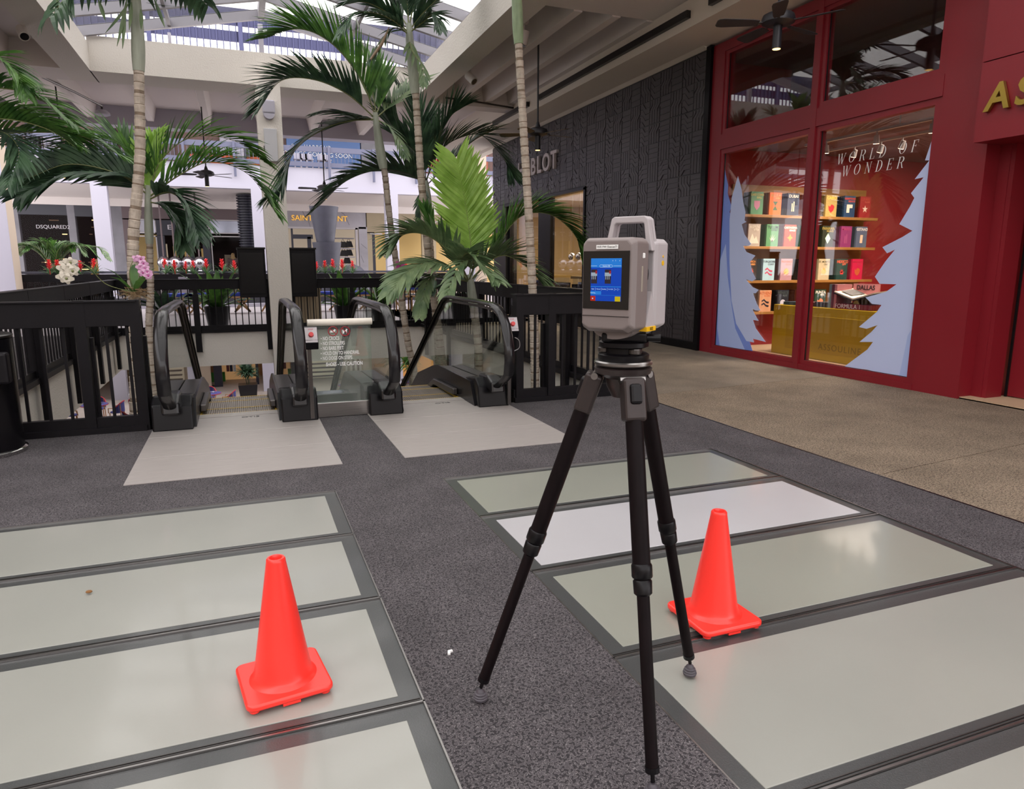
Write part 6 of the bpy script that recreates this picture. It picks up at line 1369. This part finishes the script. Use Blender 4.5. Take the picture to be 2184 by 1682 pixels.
# ---- chrome pendant balls, tapered stacked pots, feathery palm
M_CHR = mat('mirror_ball', rgb(190, 188, 194), .06, 1)
for i, (px, py) in enumerate(((350, 560), (374, 560), (401, 560), (426, 560))):
    Yb = 34.3; p = atY(px, py, Yb); t = thing('mirror_ball', 'mirrored ball on a rod above the planter, %s of four' % ('leftmost', 'second from the left', 'third from the left', 'rightmost')[i], 'mirror ball', (p.x, Yb, p.z), 'mirrored balls hanging over the planter')
    MB().sph(p, .28, 24).build('ball', M_CHR, t, smooth=True); MB().cyl(p+V((0, 0, .26)), V((p.x, p.y, 4.54)), .035).build('rod', M_TAUPE, t)
    for dz in (-.42,): MB().sph(p+V((0, 0, dz)), .17, 18).build('lower_ball', M_CHR, t, smooth=True)
M_POTG = mat('slate_pot', rgb(62, 62, 74), .55, noise=(3, .15)); xc = XY(697, 30)
st_ = thing('stacked_pots', 'tower of two huge tapered slate pots beyond the planter', 'pot tower', (xc, 30, .6))
MB().lathe((xc, 30, 0), [(.40, .9), (.58, 2.32), (.54, 2.32), (.5, 2.25), (.01, 2.25)], 30).build('lower_pot', M_POTG, st_, smooth=True); MB().lathe((xc-.05, 30, 0), [(.36, 2.33), (.58, 3.74), (.54, 3.74), (.5, 3.66), (.01, 3.66)], 30).build('upper_pot', M_POTG, st_, smooth=True)
MB().lathe((xc, 30, 0), [(.3, -.6), (.3, .9)], 20).build('pedestal', M_POTG, st_)
p = atY(752, 600, 31); MB().lathe((p.x, 31, .1), [(.75, 0), (.75, .6), (.6, 1.0), (.35, 1.25), (.01, 1.35)], 24).build('dark_dome', M_POTG, label='dark rounded dome beside the pot tower beyond the planter', cat='dome', smooth=True)
fpz = atY(116, 578, 28.2); fp = thing('feathery_palm', 'small feathery palm standing behind the planter at the left', 'potted palm', tuple(fpz)); R = random.Random(5)
for i in range(11):
    a = -1.5+i*.3; P = [fpz, fpz+V((a*.35, R.uniform(-.2, .2), .7)), fpz+V((a*.85, R.uniform(-.4, .4), 1.0-.12*abs(a))), fpz+V((a*1.15, R.uniform(-.5, .5), .85-.3*abs(a)))]
    frond(fp, P, .42, 24, 25, 0, M_LEAF if i % 2 else M_LEAFO, w=.02, seed=90+i, droop=.7)
# ---- upper level: railing, shop band, signs
M_UPR = mat('upper_rail_blue_grey', rgb(94, 96, 118), .5)
ur = thing('upper_railing', 'blue grey bar railing of the upper floor across the far side', 'railing', (0, 32.9, 5.62))
MB().box(-17, 15, 32.86, 32.94, 6.28, 6.5).build('top_band', M_UPR, ur); MB().box(-17, 15, 32.86, 32.94, 5.66, 5.84).build('bottom_band', M_UPR, ur)
for k in range(150):
    x = -16+.16*k; MB().box(x, x+.02, 32.89, 32.91, 5.8, 6.3).build('bar', M_UPR, ur) if x < 12 else None
for k in range(16):
    x = -15.6+1.95*k; MB().box(x, x+.1, 32.78, 32.87, 5.1, 6.52).build('post', M_UPR, ur)
M_UPW = mat('upper_brown_wall', rgb(120, 96, 90), .7); UY = 35.6
struct('wall_upper', box(-18, 16, UY+.3, UY+.5, 5.6, 8.1), M_UPW)
struct('ceiling', box(-18, 16, 33.0, UY+.4, 8.1, 8.3), M_CEIL, org=(0, 34, 8.2))
up = thing('upper_shops', 'row of upper floor shopfronts behind the blue grey railing', 'shopfront', (0, UY, 5.6)); Z = 5.62
def ub_(a, b, z0, z1, m, nm, d=0): return MB().box(XY(a, UY, 320), XY(b, UY, 320), UY-.05+d, UY+.25+d, z0, z1).build(nm, m, up)
ub_(60, 85, Z, 7.4, M_NAVY, 'dark_panel'); ub_(95, 130, Z, 6.7, M_PAINTWHITE, 'white_panel'); ub_(150, 190, Z, 6.5, M_CREAMIN, 'cream_panel')
ub_(205, 250, Z, 7.2, M_NAVY, 'dark_panel'); ub_(258, 340, Z, 7.6, mat('brown_sign', rgb(96, 84, 92), .6), 'sign_board'); ub_(345, 372, Z, 7.2, M_TAUPE, 'pier'); ub_(470, 520, Z, 7.2, M_PAINTWHITE, 'white_panel'); ub_(522, 552, Z, 7.6, M_NAVY, 'dark_panel')
ub_(612, 768, Z+.35, 7.6, mat('blue_board', rgb(84, 112, 160), .6), 'blue_sign_board'); ub_(770, 800, Z, 7.4, M_STONE, 'pier')
for i in range(26): ub_(886+6*i, 889+6*i, Z, 7.6, mat('terracotta_slat', rgb(176, 92, 66), .6), 'terracotta_slat', -.05)
ub_(800, 884, Z, 7.2, M_PAINTWHITE, 'white_panel')
text('RIVASI', up, atY(302, 311, UY-.1), .5, M_WHT, name='sign_text'); text('COMING\nSOON', up, atY(302, 336, UY-.1), .22, M_WHT, name='sign_text')
text('BAL HARBOUR', up, atY(664, 313, UY-.1), .22, M_WHT, name='sign_text', space=1.3); text('LOUNGE COMING SOON', up, atY(676, 330, UY-.1), .29, M_WHT, name='sign_text')
M_TERR = mat('terracotta_pot', rgb(206, 96, 60), .7)
for i, px in enumerate((420, 462, 490, 542)):
    p = atY(px, 345, 33.8); t = thing('terracotta_planter', 'bushy plant in a terracotta pot behind the upper railing, '+('leftmost', 'second from the left', 'third from the left', 'rightmost')[i], 'potted plant', (p.x, 33.8, 5.62), 'terracotta potted plants on the upper floor')
    MB().lathe((p.x, 33.8, 5.62), [(.22, 0), (.32, .4), (.01, .4)], 14).build('pot', M_TERR, t); blades(t, (p.x, 33.8, 6.0), 60, .55, .09, M_LEAF, seed=i, el=(20, 85))
# white chairs on the upper terrace
for i, px in enumerate((636, 648, 660, 686, 698)):
    p = atY(px, 345, 33.6); t = thing('terrace_chair', 'small white chair on the upper terrace, %s' % ('leftmost', 'second from the left', 'middle one', 'second from the right', 'rightmost')[i], 'chair', (p.x, 33.6, 5.62), 'white chairs on the upper terrace')
    MB().box(p.x-.16, p.x+.16, 33.8, 33.84, 6.0, 6.32).build('backrest', M_PAINTWHITE, t); MB().box(p.x-.18, p.x+.18, 33.45, 33.82, 6.02, 6.07).build('seat', M_PAINTWHITE, t)
    for a in (-.15, .12):
        for b in (33.47, 33.79): MB().box(p.x+a, p.x+a+.03, b, b+.03, 5.62, 6.02).build('leg', M_PAINTWHITE, t)
# ---- walkway furniture between the two railings
M_TEAK = mat('teak', rgb(176, 140, 100), .6); M_BLUEC = mat('blue_cushion', rgb(40, 62, 160), .8)
def xbench(label, x, y, w=1.1, blue=True):
    t = thing('cafe_bench' if blue else 'cafe_table', label, 'bench' if blue else 'table', (x, y, 0), ('blue cushioned benches' if blue else 'cross-legged tables')+' on the walkway'); h = .45 if blue else .72
    for s in (-1, 1):
        for q in (-1, 1): MB().bar((x+s*w*.38-q*.22, y-.2*q*0, .02), (x+s*w*.38+q*.22, y, h), .05, .05, up=(0, 1, 0)).build('leg', M_TEAK, t)
    MB().box(x-w/2, x+w/2, y-.25, y+.25, h, h+.05).build('top', M_TEAK if blue else M_PAINTWHITE, t)
    if blue: MB().box(x-w/2, x+w/2, y-.24, y+.24, h+.05, h+.15).build('cushion', M_BLUEC, t, bevel=.02)
for i, (px, bl) in enumerate(((390, 1), (434, 1), (487, 1), (545, 0), (690, 1), (756, 1), (815, 0))):
    x = XY(px, 22.5, 640); xbench(('teak bench with a blue cushion on the far walkway' if bl else 'cross-legged teak table with white top on the far walkway')+', %s' % ('leftmost', 'under the mirrored balls', 'behind the left potted plant', 'left of the central column', 'right of the central column', 'behind the right potted plants', 'right of the slatted stand')[i], x, 22.5, 1.0, bool(bl))
for i, px in enumerate((394, 838, 906)):
    x = XY(px, 23.5, 640); MB().box(x-.12, x+.12, 23.4, 23.6, 0, 1.05).build('white_post', M_PAINTWHITE, label='white square post on the far walkway, %s' % ('behind the left escalator rail', 'behind the leaning palm', 'behind the straight palm')[i], cat='post')
x = XY(352, 20, 670); MB().box(x-.3, x+.3, 19.8, 20.3, 0, .55).build('white_planter', M_PAINTWHITE, label='low white box planter on the walkway seen through the left handrail', cat='planter', bevel=.02)
def wchair(label, x, y):
    t = thing('wooden_chair', label, 'chair', (x, y, 0), 'wooden chairs on the walkway')
    for a in (-.2, .2):
        MB().bar((x+a, y-.22, 0), (x+a, y-.18, .45), .035, .035).build('leg', M_TEAK, t); MB().bar((x+a, y+.25, 0), (x+a, y+.2, .95), .035, .035).build('leg', M_TEAK, t)
    MB().box(x-.22, x+.22, y-.2, y+.2, .43, .47).build('seat', M_TEAK, t)
    for k in range(4): MB().box(x-.2, x+.2, y+.2, y+.22, .55+.1*k, .61+.1*k).build('back_slat', M_BLUEC if k % 2 else M_TEAK, t)
for i, px in enumerate((862, 888, 912)): wchair('wooden chair on the walkway, %s' % ('left of the straight palm', 'behind the straight palm', 'right of the straight palm')[i], XY(px, 21.5, 640), 21.5)
# white stair-like strip seen between walkway and planter
box(-7, 8, 25.6, 25.75, .0, .12).build('light_kerb', M_PAINTWHITE, kind='structure')
# ================================================================== LOWER LEVEL
LY = 35.0
struct('wall_lower_back', box(-12, 14, LY+3, LY+3.2, -4.2, -.6), mat('lower_back', rgb(150, 120, 90), .7))
lw = thing('lower_shopfront', 'lower floor shopfront with black frames and warm interior below the walkway', 'shopfront', (0, LY, LZ))
def lbx(a, b, yt, yb, m, nm, Y=LY, t=.2): return MB().box(XY(a, Y, 800), XY(b, Y, 800), Y, Y+t, atY((a+b)/2, yb, Y).z, atY((a+b)/2, yt, Y).z).build(nm, m, lw)
lbx(300, 450, 700, 838, mat('travertine', rgb(200, 182, 160), .6), 'travertine_wall'); 
for a in (392, 404): lbx(a, a+1, 700, 835, M_TAUPE, 'wall_joint', LY-.02, .02)
lbx(456, 474, 700, 832, M_NAVY, 'black_frame', LY-.1); lbx(430, 456, 823, 828, M_NAVY, 'black_sill'); lbx(474, 520, 824, 830, M_NAVY, 'black_sill')
lbx(425, 480, 795, 820, mat('green_rug', rgb(60, 130, 50), .9), 'green_backdrop', LY+1.5); lbx(474, 546, 700, 820, mat('warm_glow_panel', rgb(206, 160, 110), .7, emit=.15), 'warm_glow_panel', LY+2)  # warm panel emits a little to stand in for interior lighting
for i, a in enumerate((484, 491, 498, 520, 528)): lbx(a, a+6, 765, 792, (mat('tartan', rgb(110, 60, 60), .8), M_NAVC, M_SHW, mat('tan_cloth', rgb(160, 120, 80), .8), M_NAVC)[i], 'garment', LY+1, .3)
lbx(546, 552, 700, 840, M_NAVY, 'black_frame'); lbx(574, 600, 700, 860, mat('taupe_pier', rgb(140, 124, 104), .7), 'taupe_pier')
lbx(600, 720, 700, 812, M_CREAML, 'cream_shelf_wall', LY+1)
for k in range(4): lbx(606, 716, 776+9*k, 778+9*k, M_TAUPE, 'shelf', LY+.7, .3)
for i in range(7): lbx(738+5*i, 741.5+5*i, 700, 800, (M_SHW, M_NAVC)[i % 2], 'striped_garment', LY, .2)
lbx(775, 860, 700, 815, M_BEIGE, 'beige_wall'); lbx(800, 820, 776, 782, M_TEAK, 'wooden_shelf', LY-.2, .3)
lbx(860, 1000, 700, 812, mat('orange_glow_wall', rgb(200, 140, 70), .7, emit=.1), 'orange_glow_wall')  # lit interior put into the wall as a faint glow
a = atZ(531, 852, LZ); potted('rhapis palm in a square black pot on the lower floor by the white column', (a.x, a.y, LZ), .38, .68, 260, .5, .055, M_LEAFD, 31, stem=.5, square=True)
for i, (px, py) in enumerate(((318, 830), (186, 830), (982, 803), (872, 806))):
    a = atZ(px, py+25, LZ); potted('rhapis palm on the lower floor, %s' % ('beside the left handrail', 'behind the striped chairs', 'right of the right escalator', 'below the straight palm')[i], (a.x, a.y, LZ), .34, .5, 160, .7, .06, M_LEAFD if i < 2 else M_LEAF, 41+i, stem=.8, grp=None)
# bistro chairs and tables
M_RAT = mat('rattan', rgb(196, 140, 92), .6); M_REDW = mat('red_weave', rgb(190, 50, 66), .7); M_BLW = mat('blue_weave', rgb(74, 76, 140), .8, noise=(60, .3)); M_TTOP = mat('blue_tabletop', rgb(84, 84, 150), .5)
def bistro(label, c, rz, proto=None):
    t = thing('bistro_chair', label, 'chair', c, 'rattan bistro chairs on the lower floor'); x, y, z = c
    def Q(a, b, h): return V((x+a, y+b, z+h))
    MB().lathe((x, y, z+.42), [(.2, 0), (.22, .02), (.2, .045)], 16).build('seat', M_BLW, t)
    for a, b in ((-.17, -.17), (.17, -.17), (-.16, .18), (.16, .18)): MB().cyl(Q(a*1.1, b*1.1, 0), Q(a, b, .44 if b < 0 else .8), .016).build('leg', M_RAT, t)
    arc = [(.24*math.cos(A), .24*math.sin(A)+.02) for A in [math.radians(q) for q in range(-10, 191, 20)]]
    bk = MB()
    for i in range(len(arc)-1):
        (a0, b0), (a1, b1) = arc[i], arc[i+1]; h0 = .62+.22*max(0, math.sin(math.radians(-10+20*i))); h1 = .62+.22*max(0, math.sin(math.radians(10+20*i)))
        bk.add([Q(a0, b0, .46), Q(a1, b1, .46), Q(a1, b1, h1), Q(a0, b0, h0)], [(0, 1, 2, 3)])
    bk.build('backrest', M_BLW, t)
    MB().tube([Q(a, b, .62+.22*max(0, math.sin(math.radians(-10+20*i)))) for i, (a, b) in enumerate(arc)], .02, 6).build('back_rim', M_REDW, t)
    MB().tube([Q(-.25, .06, .62), Q(-.25, -.18, .62), Q(-.2, -.2, .44)], .016, 6).build('arm', M_RAT, t); MB().tube([Q(.25, .06, .62), Q(.25, -.18, .62), Q(.2, -.2, .44)], .016, 6).build('arm', M_RAT, t)
    t.rotation_euler = (0, 0, rz); return t
ch0 = None
def chair_at(x, y, rz, label):
    global ch0
    if ch0 is None: ch0 = bistro(label, (x, y, LZ), rz); return ch0
    return copy_tree(ch0, loc=(x, y, LZ), rz=rz, label=label)
def btable(label, c, r=.45):
    t = thing('bistro_table', label, 'table', c, 'round tables on the lower floor'); x, y, z = c
    MB().lathe(c, [(r, .71), (r+.01, .725), (r, .74)], 28).build('tabletop', M_TTOP, t); MB().tube([(x+r*math.cos(a*.2618), y+r*math.sin(a*.2618), z+.725) for a in range(24)], .015, 5, closed=True).build('rim', M_REDW, t)
    for a in (0, 1.57, 3.14, 4.71): MB().cyl((x+.3*math.cos(a), y+.3*math.sin(a), z), (x+.12*math.cos(a), y+.12*math.sin(a), z+.71), .018).build('leg', M_RAT, t)
    return t
def napkin(c, i, tl): 
    x, y, z = c; MB().prism([(x-.13, y-.05), (x-.03, y-.03), (x, y-.1), (x+.05, y-.02), (x+.13, y), (x+.04, y+.04), (x, y+.1), (x-.04, y+.03)], 'z', z, z+.03).build('napkin', M_PAINTWHITE, label='folded white napkin on the %s' % tl, cat='napkin', group='napkins on the %s' % tl)
tabs = (((200, 862), 'leftmost lower table'), ((262, 905), 'lower table below the left railing'), ((445, 838), 'lower table beyond the left escalator'), ((330, 876), 'lower table beside the left escalator'), ((872, 838), 'lower table beyond the right escalator'), ((905, 846), 'lower table beside the right escalator'))
for i, ((px, py), tl) in enumerate(tabs):
    p = atZ(px, py, LZ+.74); btable('round blue table with red rim, the '+tl, (p.x, p.y, LZ))
    for k, (a, b) in enumerate(((0, .75), (.72, -.15), (-.7, -.2))):
        chair_at(p.x+a, p.y+b, math.atan2(-a, b)*1.0, 'blue and red rattan chair %s the %s' % (('behind', 'right of', 'left of')[k], tl))
    napkin((p.x-.15, p.y-.1, LZ+.742), i, tl); napkin((p.x+.15, p.y+.12, LZ+.742), i, tl)
for i, ((px, py), zz, lab, rz) in enumerate((((292, 868), -3.73, 'person in a white shirt seated at a lower table, seen through the left railing', PI*.9), ((922, 820), -3.73, 'person in a white shirt with dark hair seated beyond the right escalator', PI*.6), ((951, 812), -3.73, 'second person with dark hair seated farther right on the lower floor', PI*.2))):
    p = atZ(px, py, zz); figure('person', lab, 'person', (p.x, p.y, LZ), 1.75, M_SKIN, M_SHW, M_NAVC, M_HAIR, rz, 'sit')
    chair_at(p.x, p.y+.02, rz, 'rattan chair under the seated %s' % ('person behind the left railing', 'nearer person past the right escalator', 'farther person past the right escalator')[i])
wb_ = atZ(215, 928, LZ+.1); MB().lathe((wb_.x, wb_.y, LZ), [(.5, 0), (.62, .45), (.55, .45), (.5, .3), (.01, .3)], 28).build('white_basin', M_PAINTWHITE, label='large round white basin on the lower floor', cat='basin', smooth=True)
gp = thing('floor_planting', 'bright green foliage bed at the foot of the left escalator', 'plants', (-1.3, 7.6, -1.2))
blades(gp, (-1.05, 7.1, -.75), 34, .55, .05, M_LEAFB, seed=61, el=(10, 85)); blades(gp, (-1.3, 9.5, -2.2), 40, .9, .07, M_LEAF, seed=62, el=(10, 85))
MB().box(-1.6, -.9, 6.9, 10, -4.2, -2.2).build('planter_box', M_STUCCO, gp); MB().cyl((-1.05, 7.1, -2.2), (-1.05, 7.1, -.72), .05).build('stem', M_RIBD, gp)

# every label within the length asked for
for o in bpy.data.objects:
    if 'label' in o and not 4 <= len(o['label'].split()) <= 16: print('LABEL LENGTH', len(o['label'].split()), o.name, o['label'])
